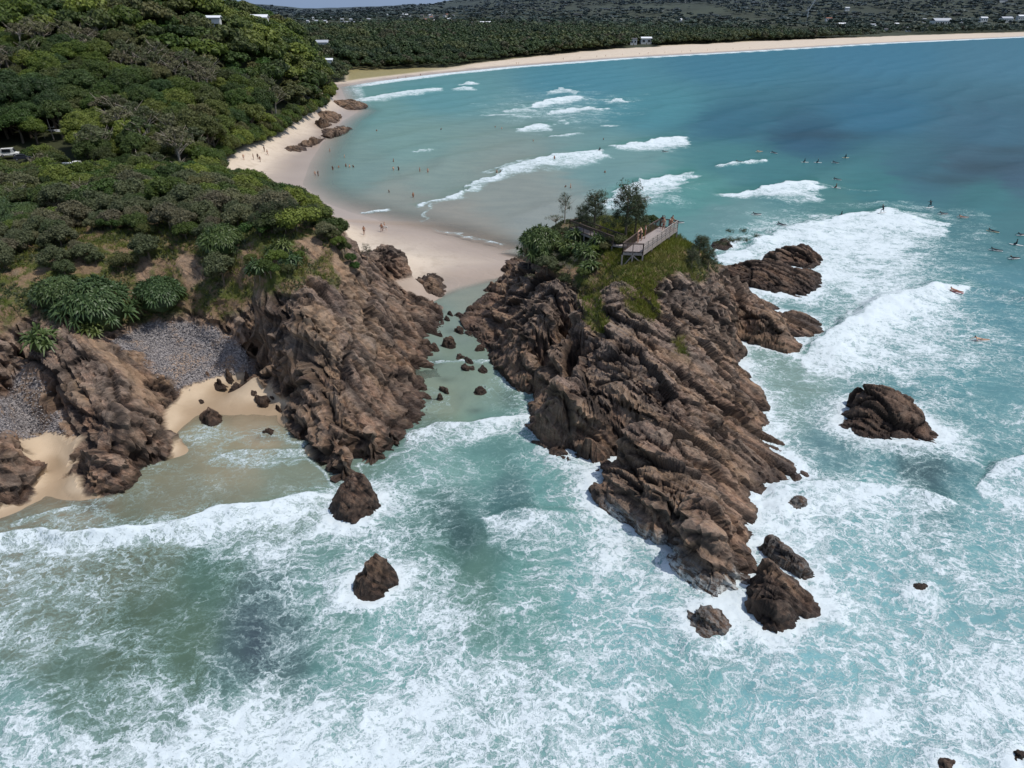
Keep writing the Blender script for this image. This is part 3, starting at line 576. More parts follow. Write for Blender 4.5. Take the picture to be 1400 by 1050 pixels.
for pts, th, inten, sharp, hgt in LINES:
    lx = [a for a, b in pts]; ly = [b for a, b in pts]
    m = (px > lx[0] - 12) & (px < lx[-1] + 12) & (py > min(ly) - 40) & (py < max(ly) + max(th) * 2 + 20)
    if not m.any() or inten == 0: continue
    x = px[m]; y = py[m]
    top = np.interp(x, lx, ly); t_ = np.interp(x, lx, th); e = smooth(lx[0] - 8, lx[0] + 4, x) * smooth(lx[-1] + 8, lx[-1] - 2, x)
    u = (y - top) / t_
    f = inten * .95 * smooth(-sharp / t_, sharp * .6 / t_, u) * (1 - .38 * np.clip(u, 0, 1)) * smooth(1.35, .55, u + wob[m] * .9) * e
    foam[m] = np.maximum(foam[m], f)
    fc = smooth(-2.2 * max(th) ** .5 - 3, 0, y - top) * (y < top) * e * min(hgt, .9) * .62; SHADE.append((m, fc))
    # rounded crest just behind the edge, steep face in front
    hw = np.maximum(t_ * .35, 4)
    prof = np.where(y < top, smooth(-hw * .5, 0, y - top), smooth(hw * 1.7, 0, y - top))
    e2 = smooth(lx[0] - 8, lx[0] + min(60, (lx[-1] - lx[0]) * .5), x) * smooth(lx[-1] + 10, lx[-1] - min(40, (lx[-1] - lx[0]) * .4), x)
    lift[m] = np.maximum(lift[m], hgt * prof * e2)
# water thrown against the rocks
expo = smooth(560, 640, py) + smooth(960, 1010, px) * smooth(250, 300, py)
expo = np.clip(np.maximum(expo, .55 * smooth(470, 520, py) * smooth(640, 700, px)), 0, 1)
rf = np.exp(-np.maximum(rd, 0) / (1.5 + 2.6 * np.clip(w1 + .5, 0, 1))) * expo * 1.05
foam = np.maximum(foam, rf)
hf = np.clip(1 - np.abs(hz + .35) / .55, 0, 1) * inw * smooth(560, 620, py) * smooth(240, 440, px)
foam = np.maximum(foam, hf * .8)
shl = smooth(2.4, .6, np.abs(sd - .4)) * smooth(700, 460, D) * 0
foam = np.maximum(foam, smooth(5 + D * .012, (5 + D * .012) * .4, np.abs(sd + 1 + D * .007)) * .95 * smooth(300, 420, D) * smooth(440, 520, px))
foam = np.clip(foam, 0, 1.1)
# water colour, sky reflection painted in, sampled points blended over the surface
WC = [(500,150,112,152,152),(600,130,96,148,156),(560,200,124,154,150),(480,230,126,150,145),(600,250,138,154,147),(700,270,148,152,145),(610,295,156,150,140),(560,285,148,150,141),(750,310,150,154,149),(640,350,168,154,140),(560,330,170,152,136),(850,230,118,154,154),
(800,110,70,134,154),(1000,90,56,120,146),(1200,80,60,120,150),(1380,80,72,122,148),(900,150,72,136,150),(1000,170,42,102,126),(1100,190,30,84,112),(1200,160,44,106,136),(1350,180,58,102,126),(1330,225,58,92,112),(1390,240,60,90,112),(1250,235,56,104,122),(1000,222,66,126,132),(950,262,84,144,140),(1060,240,60,122,128),(1200,256,58,122,128),(1350,270,60,118,124),
(1000,300,110,150,150),(1150,280,74,128,128),(1380,320,70,122,128),(1380,420,88,142,152),(1100,430,108,148,148),(1300,500,84,142,150),(1080,520,130,154,146),(1150,612,96,134,140),(1250,640,76,106,112),(1330,610,88,136,142),(1200,690,110,170,176),(1350,580,100,150,156),(1380,720,110,165,172),(1200,850,122,178,186),(1100,950,124,180,190),(1380,1000,120,172,182),(900,1000,108,164,166),
(800,850,108,164,164),(860,880,114,174,180),(720,820,98,148,140),(640,800,94,130,118),(600,760,84,122,112),(620,728,62,92,92),(690,688,76,112,114),(660,640,104,148,142),(750,660,108,158,154),(600,560,146,158,138),(640,500,140,158,142),(620,440,146,162,150),(640,408,154,160,146),(600,620,118,158,150),(350,585,172,154,128),(300,610,158,148,122),(250,690,138,134,112),(100,705,144,132,110),
(390,655,132,140,122),(150,790,110,114,94),(50,850,114,124,108),(280,780,84,114,100),(250,880,88,112,94),(170,850,84,104,86),(100,950,94,118,104),(350,960,94,134,120),(360,890,62,76,88),(350,930,74,92,98),(385,870,78,100,104),(450,830,98,138,130),(450,1000,100,150,146),(30,1030,108,148,144),(600,950,104,150,146),(540,900,106,160,156),(20,760,132,126,108)]
num = np.zeros(X.shape + (3,)); den = np.zeros(X.shape)
sx = 1 / np.maximum(30, (py - 22) * .55)
for a, b, r_, g_, b_ in WC:
    w = 1 / (((px - a) / 46) ** 2 + ((py - b) / (10 + .07 * max(b - 60, 0))) ** 2 * .7 + .12) ** 2.1
    num += w[..., None] * np.array(lin(r_, g_, b_)); den += w
wcol = num / den[..., None]
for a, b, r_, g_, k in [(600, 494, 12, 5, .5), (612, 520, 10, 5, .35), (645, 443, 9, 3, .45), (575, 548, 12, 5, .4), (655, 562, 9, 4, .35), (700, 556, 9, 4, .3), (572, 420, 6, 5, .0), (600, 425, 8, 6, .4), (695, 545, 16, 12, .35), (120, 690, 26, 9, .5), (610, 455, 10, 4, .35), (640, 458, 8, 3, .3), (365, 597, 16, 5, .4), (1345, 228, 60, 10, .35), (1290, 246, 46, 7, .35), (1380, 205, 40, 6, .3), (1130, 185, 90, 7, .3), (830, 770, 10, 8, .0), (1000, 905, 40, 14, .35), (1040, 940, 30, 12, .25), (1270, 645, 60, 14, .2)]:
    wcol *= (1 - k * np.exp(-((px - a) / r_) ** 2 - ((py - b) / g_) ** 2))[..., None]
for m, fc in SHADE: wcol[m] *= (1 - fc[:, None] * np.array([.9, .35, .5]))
# swell
ndir = (-.80, .60); ph = (X * ndir[0] + Y * ndir[1]) / 23 + 1.6 * (fbm(X / 60, Y / 60, o=3, s=201) - .5)
sw = np.sin(ph * 2 * math.pi); sw = (np.abs(sw * .5 + .5) ** 2.2) * 2 - .7
deep = smooth(1, 26, -sd) * smooth(110, 170, Y) * smooth(2500, 500, Y)
lift = lift * (.75 + .6 * (fbm(X / 3, Y / 3, o=3, s=211)))
front = smooth(2, 14, -sd) * smooth(150, 90, Y)
near = smooth(900, 400, Y)
z = .02 + lift + .28 * sw * deep * (.5 + fbm(X / 80, Y / 80, o=2, s=221)) + front * (.55 * (fbm(X / 7, Y / 7, o=4, s=231) - .5) + .16 * (fbm(X / 1.3, Y / 1.3, o=3, s=241) - .5)) + np.minimum(foam, 1) * .10 * (fbm(X / .7, Y / .7, o=4, s=251)) * near
z = z + .1 * deep * (fbm(X / 4, Y / 2.5, o=3, s=261) - .5)
z = np.where(rd < 4, z + .35 * smooth(4, 0, rd) * expo * (fbm(X / 1.5, Y / 1.5, o=3, s=271)), z)
z = z + .13 * smooth(-2, 3, sd) * 0
# how solid the water looks: a clear film at the edge of the sand
cover = smooth(3, -13, sd) * .97 + .03
cover = np.where((px < 460) & (py > 480), np.clip(smooth(.42, -.35, hz), 0.02, 1), cover)
cover = np.maximum(cover, foam * .9 * smooth(.2, .5, foam)); cover = np.where((rd < 6) & (Y < 140), np.maximum(cover, .9 * smooth(-2, 1, -sd)), cover)
pk_, qk_ = proj(X, Y, 0 * X)
keep = (sd < 9) | ((inw > .5) & (hz < 1.2))
aer = np.clip(foam * 1.15 + .4 * (fbm(X / 5, Y / 5, o=4, s=281) - .5) * smooth(.1, .4, foam), 0, 1)
keep &= ~((pk_ < 440) & (qk_ < 546) & (Y < 110)) & ~((pk_ < 112) & (qk_ < 650) & (Y < 110))
F = gridfaces(*X.shape); kk = keep.ravel(); F = F[kk[F].all(1)]
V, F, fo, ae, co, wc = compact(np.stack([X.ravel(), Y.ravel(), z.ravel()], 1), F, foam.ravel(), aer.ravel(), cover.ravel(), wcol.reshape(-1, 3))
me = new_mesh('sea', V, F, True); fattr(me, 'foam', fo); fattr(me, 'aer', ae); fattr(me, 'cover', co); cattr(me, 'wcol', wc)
t = NT('sea_water_and_foam'); p = t.pos()
flat = t.vmath('MULTIPLY', p, (1, 1, 0))
mp = t.n('ShaderNodeMapping'); t.s(mp, 'Vector', flat); mp.inputs['Rotation'].default_value = (0, 0, math.radians(-52)); mp.inputs['Scale'].default_value = (.66, 1.15, 0); st = mp.outputs[0]
wn0 = t.vmath('SCALE', t.vmath('SUBTRACT', t.noise(flat, .11, 3, .55, out=1), (.5, .5, .5)), scale=9.0)
st = t.vmath('ADD', st, wn0)
wn = t.vmath('SCALE', t.vmath('SUBTRACT', t.noise(flat, .55, 4, .6, out=1), (.5, .5, .5)), scale=2.6)
wn2 = t.vmath('SCALE', t.vmath('SUBTRACT', t.noise(flat, 2.2, 3, .6, out=1), (.5, .5, .5)), scale=.75)
q = t.vmath('ADD', t.vmath('ADD', st, wn), wn2)
e1 = t.voro(q, .62); e2 = t.voro(q, 1.5); e3 = t.voro(q, 3.6)
l1 = t.ss(e1, .17, 0); l2 = t.ss(e2, .2, 0); l3 = t.ss(e3, .25, 0)
big = t.noise(flat, .33, 6, .62); med = t.noise(q, 1.3, 7, .72); fine = t.noise(q, 5, 5, .75)
fo = t.attr('foam')
lace = t.math('ADD', t.math('MULTIPLY', l1, .32), t.math('ADD', t.math('MULTIPLY', l2, .30), t.math('MULTIPLY', l3, .17)))
s = t.math('ADD', t.math('MULTIPLY', fo, 1.06), lace)
s = t.math('ADD', s, t.math('MULTIPLY', t.math('SUBTRACT', big, .5), 1.35)); s = t.math('ADD', s, t.math('MULTIPLY', t.math('SUBTRACT', med, .5), 1.0)); s = t.math('ADD', s, t.math('MULTIPLY', t.math('SUBTRACT', fine, .5), .5)); s = t.math('ADD', s, t.math('MULTIPLY', t.math('SUBTRACT', t.noise(st, .16, 4, .55), .5), .9))
gate = t.ss(fo, .02, .3)
white = t.math('MULTIPLY', t.ss(s, .68, 1.36), gate)
haze0 = t.math('MULTIPLY', t.ss(t.math('ADD', t.attr('aer'), t.math('MULTIPLY', t.math('SUBTRACT', t.noise(flat, .6, 6, .65), .5), .8)), .3, 1.2), .5)
l0_ = t.n('ShaderNodeVectorMath', operation='LENGTH'); t.s(l0_, 0, p); ln0 = l0_.outputs[1]
haze = t.math('MAXIMUM', haze0, t.math('MULTIPLY', t.math('MULTIPLY', t.ss(s, .25, 1.15), gate), .6))
wcn = t.n('ShaderNodeAttribute', attribute_name='wcol').outputs['Color']
var = t.noise(t.vmath('MULTIPLY', p, (1, 2.2, 0)), .12, 5, .6)
wcv = t.mix(t.ss(var, .3, .7, 0, .3), wcn, t.mix(1.0, wcn, (.55, .62, .68), 'MULTIPLY'))
wcv = t.mix(.10, wcv, (.17, .20, .20)); wcv = t.mix(1.0, wcv, t.mix(t.ss(ln0, 90, 300), (.80, .81, .785), (.76, .82, .76)), 'MULTIPLY')
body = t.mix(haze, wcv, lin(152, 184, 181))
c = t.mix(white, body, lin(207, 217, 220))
ln = t.n('ShaderNodeVectorMath', operation='LENGTH'); t.s(ln, 0, p)
damp = t.ss(ln.outputs[1], 60, 900, 1, .35)
rip = t.math('ADD', t.math('MULTIPLY', t.noise(t.vmath('MULTIPLY', p, (1, 1.6, 1)), .9, 6, .62), 1.0), t.math('MULTIPLY', t.noise(flat, .22, 3, .5), 1.6))
hgt = t.math('ADD', rip, t.math('MULTIPLY', white, .9))
bn = t.n('ShaderNodeBump'); t.s(bn, 'Height', hgt); t.s(bn, 'Strength', t.math('MULTIPLY', damp, .55)); t.s(bn, 'Distance', .22)
df = t.n('ShaderNodeBsdfDiffuse'); t.s(df, 0, c); t.s(df, 'Normal', bn.outputs[0])
gl = t.n('ShaderNodeBsdfGlossy'); t.s(gl, 'Roughness', t.math('ADD', .16, t.math('MULTIPLY', white, .5))); t.s(gl, 'Normal', bn.outputs[0])
fr = t.n('ShaderNodeFresnel'); t.s(fr, 0, 1.33); t.s(fr, 'Normal', bn.outputs[0])
m0 = t.n('ShaderNodeMixShader'); t.s(m0, 0, t.math('MULTIPLY', t.math('MINIMUM', t.math('MULTIPLY', fr.outputs[0], .6), .13), t.math('SUBTRACT', 1, white))); t.s(m0, 1, df.outputs[0]); t.s(m0, 2, gl.outputs[0]); bs = m0.outputs[0]
tr = t.n('ShaderNodeBsdfTransparent').outputs[0]
mx = t.n('ShaderNodeMixShader'); t.s(mx, 0, t.math('MAXIMUM', t.attr('cover'), white)); t.s(mx, 1, tr); t.s(mx, 2, bs)
tag(link('sea', me, t.done(mx.outputs[0])), kind='structure')
# seabed shelf under the open water is the ground sheet
# ------------------------------------------------------------------ foliage building
def leaf_material(name, stops, trans=.3, rough=.55, haze=False):
    t = NT(name)
    oi = t.n('ShaderNodeObjectInfo').outputs['Random']
    tint = t.math('FRACT', t.math('ADD', oi, t.attr('tint')))
    cr = t.n('ShaderNodeValToRGB'); t.s(cr, 0, tint)
    e = cr.color_ramp.elements
    for i, c in enumerate(stops):
        el_ = e[i] if i < 2 else e.new(i / (len(stops) - 1))
        el_.position = i / (len(stops) - 1); el_.color = (*lin(*c), 1)
    c = t.mix(t.attr('tone'), t.mix(1.0, cr.outputs[0], (.55, .58, .52), 'MULTIPLY'), t.mix(1.0, cr.outputs[0], (1.16, 1.15, 1.08), 'MULTIPLY'))
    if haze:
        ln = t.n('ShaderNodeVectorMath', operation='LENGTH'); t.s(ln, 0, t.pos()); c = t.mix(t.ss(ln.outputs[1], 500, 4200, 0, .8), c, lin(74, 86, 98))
    a = t.bsdf(c, rough, spec=.25)
    tr = t.n('ShaderNodeBsdfTranslucent'); t.s(tr, 0, c)
    m = t.n('ShaderNodeMixShader'); t.s(m, 0, trans); t.s(m, 1, a); t.s(m, 2, tr.outputs[0])
    return t.done(m.outputs[0])
GREENS = [(73, 93, 43), (104, 119, 51), (60, 79, 43), (90, 102, 53), (124, 135, 61), (80, 84, 51), (66, 93, 41), (104, 102, 66), (56, 73, 39), (114, 128, 51)]
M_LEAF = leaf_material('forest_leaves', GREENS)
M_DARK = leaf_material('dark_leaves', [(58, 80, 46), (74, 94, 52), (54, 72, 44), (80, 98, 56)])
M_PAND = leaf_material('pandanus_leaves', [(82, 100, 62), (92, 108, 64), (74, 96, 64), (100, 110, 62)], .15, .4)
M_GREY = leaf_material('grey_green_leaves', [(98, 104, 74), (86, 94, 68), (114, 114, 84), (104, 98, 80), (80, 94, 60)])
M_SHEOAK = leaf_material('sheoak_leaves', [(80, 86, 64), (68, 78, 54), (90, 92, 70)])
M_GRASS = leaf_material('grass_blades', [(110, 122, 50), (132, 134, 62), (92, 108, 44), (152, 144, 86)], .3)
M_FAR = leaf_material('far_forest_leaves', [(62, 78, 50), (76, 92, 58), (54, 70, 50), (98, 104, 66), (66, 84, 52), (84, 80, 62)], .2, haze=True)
M_BARK = plain('grey_bark', lin(112, 100, 86), .9, .35, 6)
M_DEAD = plain('bleached_wood', lin(168, 156, 140), .9, .25, 6)
def blob(c, r, seg=7, rings=5, s=0):
    """lumpy low closed form that stops light passing through a crown"""
    V = []; F = []
    for i in range(rings + 1):
        th = math.pi * i / rings
        for j in range(seg):
            ph = 2 * math.pi * j / seg
            d = np.array([math.sin(th) * math.cos(ph), math.sin(th) * math.sin(ph), math.cos(th)])
            V.append(c + d * r * (.85 + .3 * RS.rand()))
    for i in range(rings):
        for j in range(seg):
            F.append((i * seg + j, (i + 1) * seg + j, (i + 1) * seg + (j + 1) % seg, i * seg + (j + 1) % seg))
    return np.array(V), np.array(F)
def leafquads(P_, N_, size, asp=.5, up=.0):
    n = len(P_)
    t1 = RS.normal(size=(n, 3)); t1 -= (t1 * N_).sum(1)[:, None] * N_; t1[:, 2] += up; t1 /= np.linalg.norm(t1, axis=1)[:, None]
    t2 = np.cross(N_, t1); s = (size * (.6 + .8 * RS.rand(n)))[:, None]
    V = np.stack([P_ - t1 * s * .5, P_ + t2 * s * asp * .5 - t1 * s * .05, P_ + t1 * s * .5, P_ - t2 * s * asp * .5 - t1 * s * .05], 1)
    return V.reshape(-1, 3), np.arange(4 * n).reshape(n, 4)
def crown(lumps, n, size, asp=.55, core=.78, jitter=.6, shell=(.72, 1.08)):
    """leaves spread over the outside of overlapping lumps; returns V,F,rnd"""
    vs, fs, rn = [], [], []; o = 0
    w = np.array([r[0] * r[1] for c, r in lumps]); w = w / w.sum()
    for (c, r), ww in zip(lumps, w):
        c = np.array(c, float); r = np.array(r, float); k = max(int(n * ww), 6)
        d = RS.normal(size=(k, 3)); d[:, 2] = np.where(d[:, 2] < -.35 * np.abs(RS.normal(size=k)) - .2, -d[:, 2], d[:, 2]); d /= np.linalg.norm(d, axis=1)[:, None]
        rad = shell[0] + (shell[1] - shell[0]) * RS.rand(k)
        Pn = c + d * r * rad[:, None]
        Nn = d / r; Nn /= np.linalg.norm(Nn, axis=1)[:, None]; Nn = Nn + jitter * RS.normal(size=(k, 3)); Nn[:, 2] += .35; Nn /= np.linalg.norm(Nn, axis=1)[:, None]
        V, F = leafquads(Pn, Nn, size, asp)
        vs.append(V); fs.append(F + o); o += len(V)
        lum = np.clip(.18 + .5 * (rad - shell[0]) / (shell[1] - shell[0]) + .35 * RS.rand(k) + .12 * d[:, 2], 0, 1)  # tone rises outward and upward in each lump, plus a random part
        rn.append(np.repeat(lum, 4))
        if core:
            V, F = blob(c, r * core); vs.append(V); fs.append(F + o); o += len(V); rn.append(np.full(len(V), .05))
    return np.concatenate(vs), np.concatenate(fs), np.concatenate(rn)
def tube(pts, rad, seg=6):
    V = []; F = []
    pts = [np.array(p, float) for p in pts]
    for i, p in enumerate(pts):
        d = pts[min(i + 1, len(pts) - 1)] - pts[max(i - 1, 0)]; d /= np.linalg.norm(d) + 1e-9
        a = np.cross(d, [0.3, .9, .2]); a /= np.linalg.norm(a); b = np.cross(d, a)
        for j in range(seg):
            q = 2 * math.pi * j / seg; V.append(p + rad[i] * (a * math.cos(q) + b * math.sin(q)))
    for i in range(len(pts) - 1):
        for j in range(seg): F.append((i * seg + j, i * seg + (j + 1) % seg, (i + 1) * seg + (j + 1) % seg, (i + 1) * seg + j))
    return np.array(V), np.array(F)
def merge(parts):
    o = 0; vs = []; fs = []
    for V, F in parts: vs.append(V); fs.append(F + o); o += len(V)
    return np.concatenate(vs), np.concatenate(fs)
def trunk(h, r, limbs, reach, lean=(0, 0)):
    top = np.array([lean[0], lean[1], h])
    parts = [tube([(0, 0, -.8), (lean[0] * .2, lean[1] * .2, h * .3), top * .7, top], [r * 1.3, r, r * .75, r * .4])]
    for i in range(limbs):
        q = 2 * math.pi * i / limbs + RS.rand(); s = top * (.45 + .4 * RS.rand()); e = s + np.array([math.cos(q) * reach, math.sin(q) * reach, reach * (.4 + .6 * RS.rand())])
        m = (s + e) / 2 + RS.normal(size=3) * reach * .1
        parts.append(tube([s, m, e], [r * .5, r * .33, r * .12], 5))
    return merge(parts)
def leafmesh(name, c, mat):
    V, F, r = c; me = new_mesh(name, V, F); fattr(me, 'tone', r); me.materials.append(mat); return me
PROTO = {}
RAW = {}
def proto(key, crown_c, mat, trunk_c, tmat=None, cname='crown'):
    RAW[key] = crown_c
    PROTO[key] = (leafmesh(key + '_' + cname, crown_c, mat), None)
    V, F = trunk_c; tm = new_mesh(key + '_trunk', V, F, True); tm.materials.append(tmat or M_BARK); PROTO[key] = (PROTO[key][0], tm)
def lumps_dome(R, H, n, z0, rr=(.32, .5), flat=.75):
    out = []
    for i in range(n):
        a = i * 2.399 + RS.rand() * .5; q = math.sqrt((i + .3) / n) * .78
        x, y = R * q * math.cos(a), R * q * math.sin(a); z = z0 + H * (1 - q * q) * (.75 + .3 * RS.rand())
        r = R * (rr[0] + (rr[1] - rr[0]) * RS.rand()); out.append(((x, y, z), (r, r, r * flat)))
    return out
for k in range(4):
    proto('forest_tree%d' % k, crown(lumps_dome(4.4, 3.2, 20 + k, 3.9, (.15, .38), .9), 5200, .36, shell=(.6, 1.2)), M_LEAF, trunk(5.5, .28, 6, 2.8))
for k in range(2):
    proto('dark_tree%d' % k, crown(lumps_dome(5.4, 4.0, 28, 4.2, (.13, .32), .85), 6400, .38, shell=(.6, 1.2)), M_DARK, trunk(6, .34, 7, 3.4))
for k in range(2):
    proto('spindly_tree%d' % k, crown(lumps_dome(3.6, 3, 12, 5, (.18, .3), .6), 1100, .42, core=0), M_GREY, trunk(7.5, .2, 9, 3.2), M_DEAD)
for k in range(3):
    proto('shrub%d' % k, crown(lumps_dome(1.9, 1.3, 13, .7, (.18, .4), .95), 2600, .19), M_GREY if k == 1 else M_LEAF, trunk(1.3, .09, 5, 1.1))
def rosettes(R, H, n, z0, leaf=.75, blades=22, wid=.07):
    vs, fs, rn = [], [], []; o = 0
    for i in range(n):
        a = i * 2.399; q = math.sqrt((i + .4) / n) * (.9 + .2 * RS.rand()); ph = RS.rand()
        c = np.array([R * q * math.cos(a), R * q * math.sin(a), z0 + H * math.sqrt(max(0, 1 - min(q, 1) ** 2)) * (.85 + .3 * RS.rand())])
        out = np.array([math.cos(a) * q, math.sin(a) * q, .9]); out /= np.linalg.norm(out)
        sc_ = .8 + .5 * RS.rand(); lum = .25 + .55 * RS.rand()
        for b in range(blades):
            t_ = b * 2.399; el_ = .15 + 1.15 * (b / blades)
            u = np.cross(out, [0, 0, 1.01]); u = u / (np.linalg.norm(u) + 1e-6); v = np.cross(out, u)
            d = out * math.sin(el_) + (u * math.cos(t_) + v * math.sin(t_)) * math.cos(el_)
            side = np.cross(d, out); side /= (np.linalg.norm(side) + 1e-6); L = leaf * sc_ * (.8 + .4 * RS.rand())
            m = c + d * L * .55; e = c + d * L * .95 - np.array([0, 0, L * .32])
            w_ = wid * sc_
            V = np.array([c - side * w_ * .6, c + side * w_ * .6, m + side * w_, m - side * w_, e + side * w_ * .15, e - side * w_ * .15])
            vs.append(V); fs.append(np.array([[0, 1, 2, 3], [3, 2, 4, 5]]) + o); o += 6; l_ = np.clip(lum + .25 * (RS.rand() - .5), 0, 1); rn.append(np.array([l_ * .5] * 2 + [l_] * 2 + [min(1, l_ + .2)] * 2))
    V, F = blob(np.array([0, 0, z0 * .9]), np.array([R * .8, R * .8, H * .85]), 12, 7); vs.append(V); fs.append(F + o); rn.append(np.full(len(V), .0))
    return np.concatenate(vs), np.concatenate(fs), np.concatenate(rn)
for k in range(2):
    proto('pandanus%d' % k, rosettes(3.0, 1.7, 95, .6, .8, 20, .075), M_PAND, trunk(1.6, .14, 6, 1.8))
proto('tuft0', rosettes(.55, .45, 7, .2, .6, 16, .05), M_PAND, trunk(.4, .06, 3, .3))
def wispy(R, H, n, z0, lean=0.0):
    L = []
    for i in range(n):
        f = (i + .5) / n; a = i * 2.399; q = R * (1 - .6 * f) * (.4 + .6 * RS.rand())
        L.append(((q * math.cos(a) + lean * f, q * math.sin(a), z0 + H * f), (R * .34, R * .34, R * .42)))
    return L
for k in range(2):
    proto('sheoak%d' % k, crown(wispy(2.2, 4.0, 20, 1.2), 4600, .34, .16, 0, 1.0, (.1, 1.2)), M_SHEOAK, trunk(5.2, .13, 9, 1.5))
proto('thin_tree0', crown(wispy(1.6, 2.6, 14, 2.2, .3), 1300, .26, .16, 0, 1.0, (.1, 1.2)), M_SHEOAK, trunk(4.6, .08, 9, 1.6), M_DEAD)
proto('lean_tree0', crown([((1.2 + i * .42 + .3 * RS.normal(), .7 * RS.normal(), 1.5 + i * .12 + .35 * RS.normal()), (.5, .5, .34)) for i in range(9)], 1500, .24, .16, 0, 1.0, (.1, 1.2)), M_SHEOAK, merge([tube([(0, 0, -.6), (.5, 0, .5), (1.8, .1, 1.4), (4.2, .2, 2.0)], [.12, .1, .07, .03]), tube([(.9, 0, .8), (2.2, .7, 1.5), (3.4, 1.1, 1.9)], [.06, .05, .02]), tube([(1.1, 0, .9), (1.6, -.6, 2), (2.1, -.9, 2.6)], [.06, .04, .02])]))
proto('bare_shrub0', crown(lumps_dome(1.6, .9, 10, .7, (.2, .35)), 500, .16, .3, 0, 1, (.3, 1.1)), M_GREY, merge([trunk(1.1, .06, 9, 1.0) for _ in range(3)]), M_DEAD)
def pine():
    vs = []; 
    L = []
    for i in range(16):
        z = 3 + i * 1.25; r = 3.1 * (1 - i / 17.5)
        for j in range(6):
            a = j * math.pi / 3 + i * .5
            for f in (.35, .75): L.append(((r * f * math.cos(a), r * f * math.sin(a), z + .1), (r * .24 + .12, r * .24 + .12, .22)))
    return L
proto('norfolk_pine0', crown(pine(), 3800, .55, .3, 0, .8, (.2, 1.1)), M_DARK, trunk(23, .3, 0, 0))
NAMES = {'forest_tree': 'tree', 'dark_tree': 'tree', 'spindly_tree': 'tree', 'shrub': 'shrub', 'pandanus': 'pandanus_shrub', 'tuft': 'pandanus_tuft', 'sheoak': 'sheoak_tree', 'thin_tree': 'thin_tree', 'lean_tree': 'windswept_tree', 'bare_shrub': 'bare_shrub', 'norfolk_pine': 'pine_tree'}
def plant(key, loc, s, label, cat, group=None, rz=None, sz=None, tilt=0.0):
    base = key.rstrip('0123456789')
    r = bpy.data.objects.new(NAMES[base], None); COL.objects.link(r)
    r.location = loc; r.rotation_euler = (tilt * RS.normal(), tilt * RS.normal(), RS.rand() * 6.28 if rz is None else rz); r.scale = (s, s, s * (sz or (.85 + .3 * RS.rand()))); r.empty_display_size = .5
    tag(r, label, cat, group)
    c = link('crown', PROTO[key][0], None, r); t_ = link('trunk', PROTO[key][1], None, r)
    return r
# heights of the finished surfaces by nearest vertex
class Near:
    def __init__(self, V, cell=.5):
        self.c = cell; self.d = {}
        k = np.floor(V[:, :2] / cell).astype(int)
        for (a, b), z in zip(map(tuple, k), V[:, 2]):
            if z > self.d.get((a, b), -99): self.d[(a, b)] = z
    def __call__(self, x, y, dflt=0.0):
        return self.d.get((int(math.floor(x / self.c)), int(math.floor(y / self.c))), dflt)
NH = Near(HEADV); NI = Near(IVV)
def gz(x, y):
    a = np.array([[float(x)]]); b = np.array([[float(y)]])
    if WX0 + 4 < x < WX1 and WY0 < y < WY1 - 4: return NH(x, y, -9)
    return float(ground_z(a, b)[0, 0])
# ---- places of the far houses, so that trees leave them in view
HS = [(292, 35, 430, 9, 3.5, 0, 'white roofed house on the ridge, leftmost above the forest'), (352, 32, 460, 14, 3.5, 0, 'long white roofed house on the ridge beside the dark hill'), (434, 36, 620, 16, 4, 1, 'wide pale grey roof behind the ridge trees'), (447, 88, 395, 7, 2.5, 0, 'pale roof tucked in trees above the dunes'), (665, 35, 1150, 26, 6, 0, 'largest bright white roofed building on the wooded slope'), (681, 36, 1180, 16, 5, 0, 'smaller white wing right of the largest white building'), (648, 33, 1250, 9, 5, 0, 'white gable just left of the largest white building'), (645, 66, 690, 7, 3, 0, 'white roof half hidden behind the beach scrub'), (663, 67, 700, 5, 3, 0, 'tiny white roof right of the half hidden one'),
      (883, 55, 1000, 16, 4, 0, 'long low white roofed beach clubhouse at the top of the sand'), (866, 56, 1010, 10, 3.5, 3, 'low dark roofed building left of the beach clubhouse'), (1152, 35, 1500, 22, 6, 0, 'white roofed building right of the crane behind the beach'), (1193, 35, 1560, 12, 5, 1, 'small pale building with a low roof in beach trees'), (1224, 34, 1560, 14, 5, 0, 'white skillion building right of a dark pine'), (1236, 39, 1500, 12, 4, 1, 'low pale roof close to the sand'), (1286, 32, 1620, 44, 9, 1, 'long two storey pale apartment block by the beach'), (1263, 29, 1700, 9, 8, 1, 'small block left of the long apartment block'), (1314, 30, 1750, 9, 8, 0, 'white block right of the long apartment block'), (1344, 28, 1700, 18, 9, 0, 'tall bright white building near the right edge'), (1375, 28, 1800, 30, 8, 1, 'wide pale building group at the right edge'), (1396, 26, 1850, 24, 10, 0, 'white building cut by the right edge'), (1358, 37, 1600, 12, 4, 1, 'low building in front of the tall bright white one'), (1158, 13, 3400, 22, 8, 0, 'white farmhouse on the distant wooded slope'), (1370, 1.5, 5000, 46, 10, 0, 'white buildings high on the distant hill'), (1133, 27, 1900, 18, 6, 2, 'brown roof behind the crane foot'), (930, 29, 1750, 8, 5, 0, 'small white spire roofed building in the woods')]
HPOS = {}; KEEP = []
for a, b, D__, w_, h_, rf_, lab in HS:
    x, y, z = faron(a, b, D__, 5); k_ = min(1.5, max(.8, y / D__)); HPOS[(a, b)] = (x, y, z, k_); KEEP.append((x, y, w_ * k_ * .5 + 3))
SUB1 = [faron(532 + (i * 61) % 92 + RS.uniform(-3, 3), 22 + (i % 5) * 3.2 + RS.uniform(-1, 1), 1700 - (i % 5) * 90, 5) for i in range(46)]
SUB2 = [faron(415 + (i * 53) % 100, 25 + (i % 4) * 2.2, 1450 - (i % 4) * 60, 5) for i in range(14)]
SUB3 = [faron(1165 + (i * 47) % 110, 37 + (i % 3) * 2, 1480, 4) for i in range(12)]
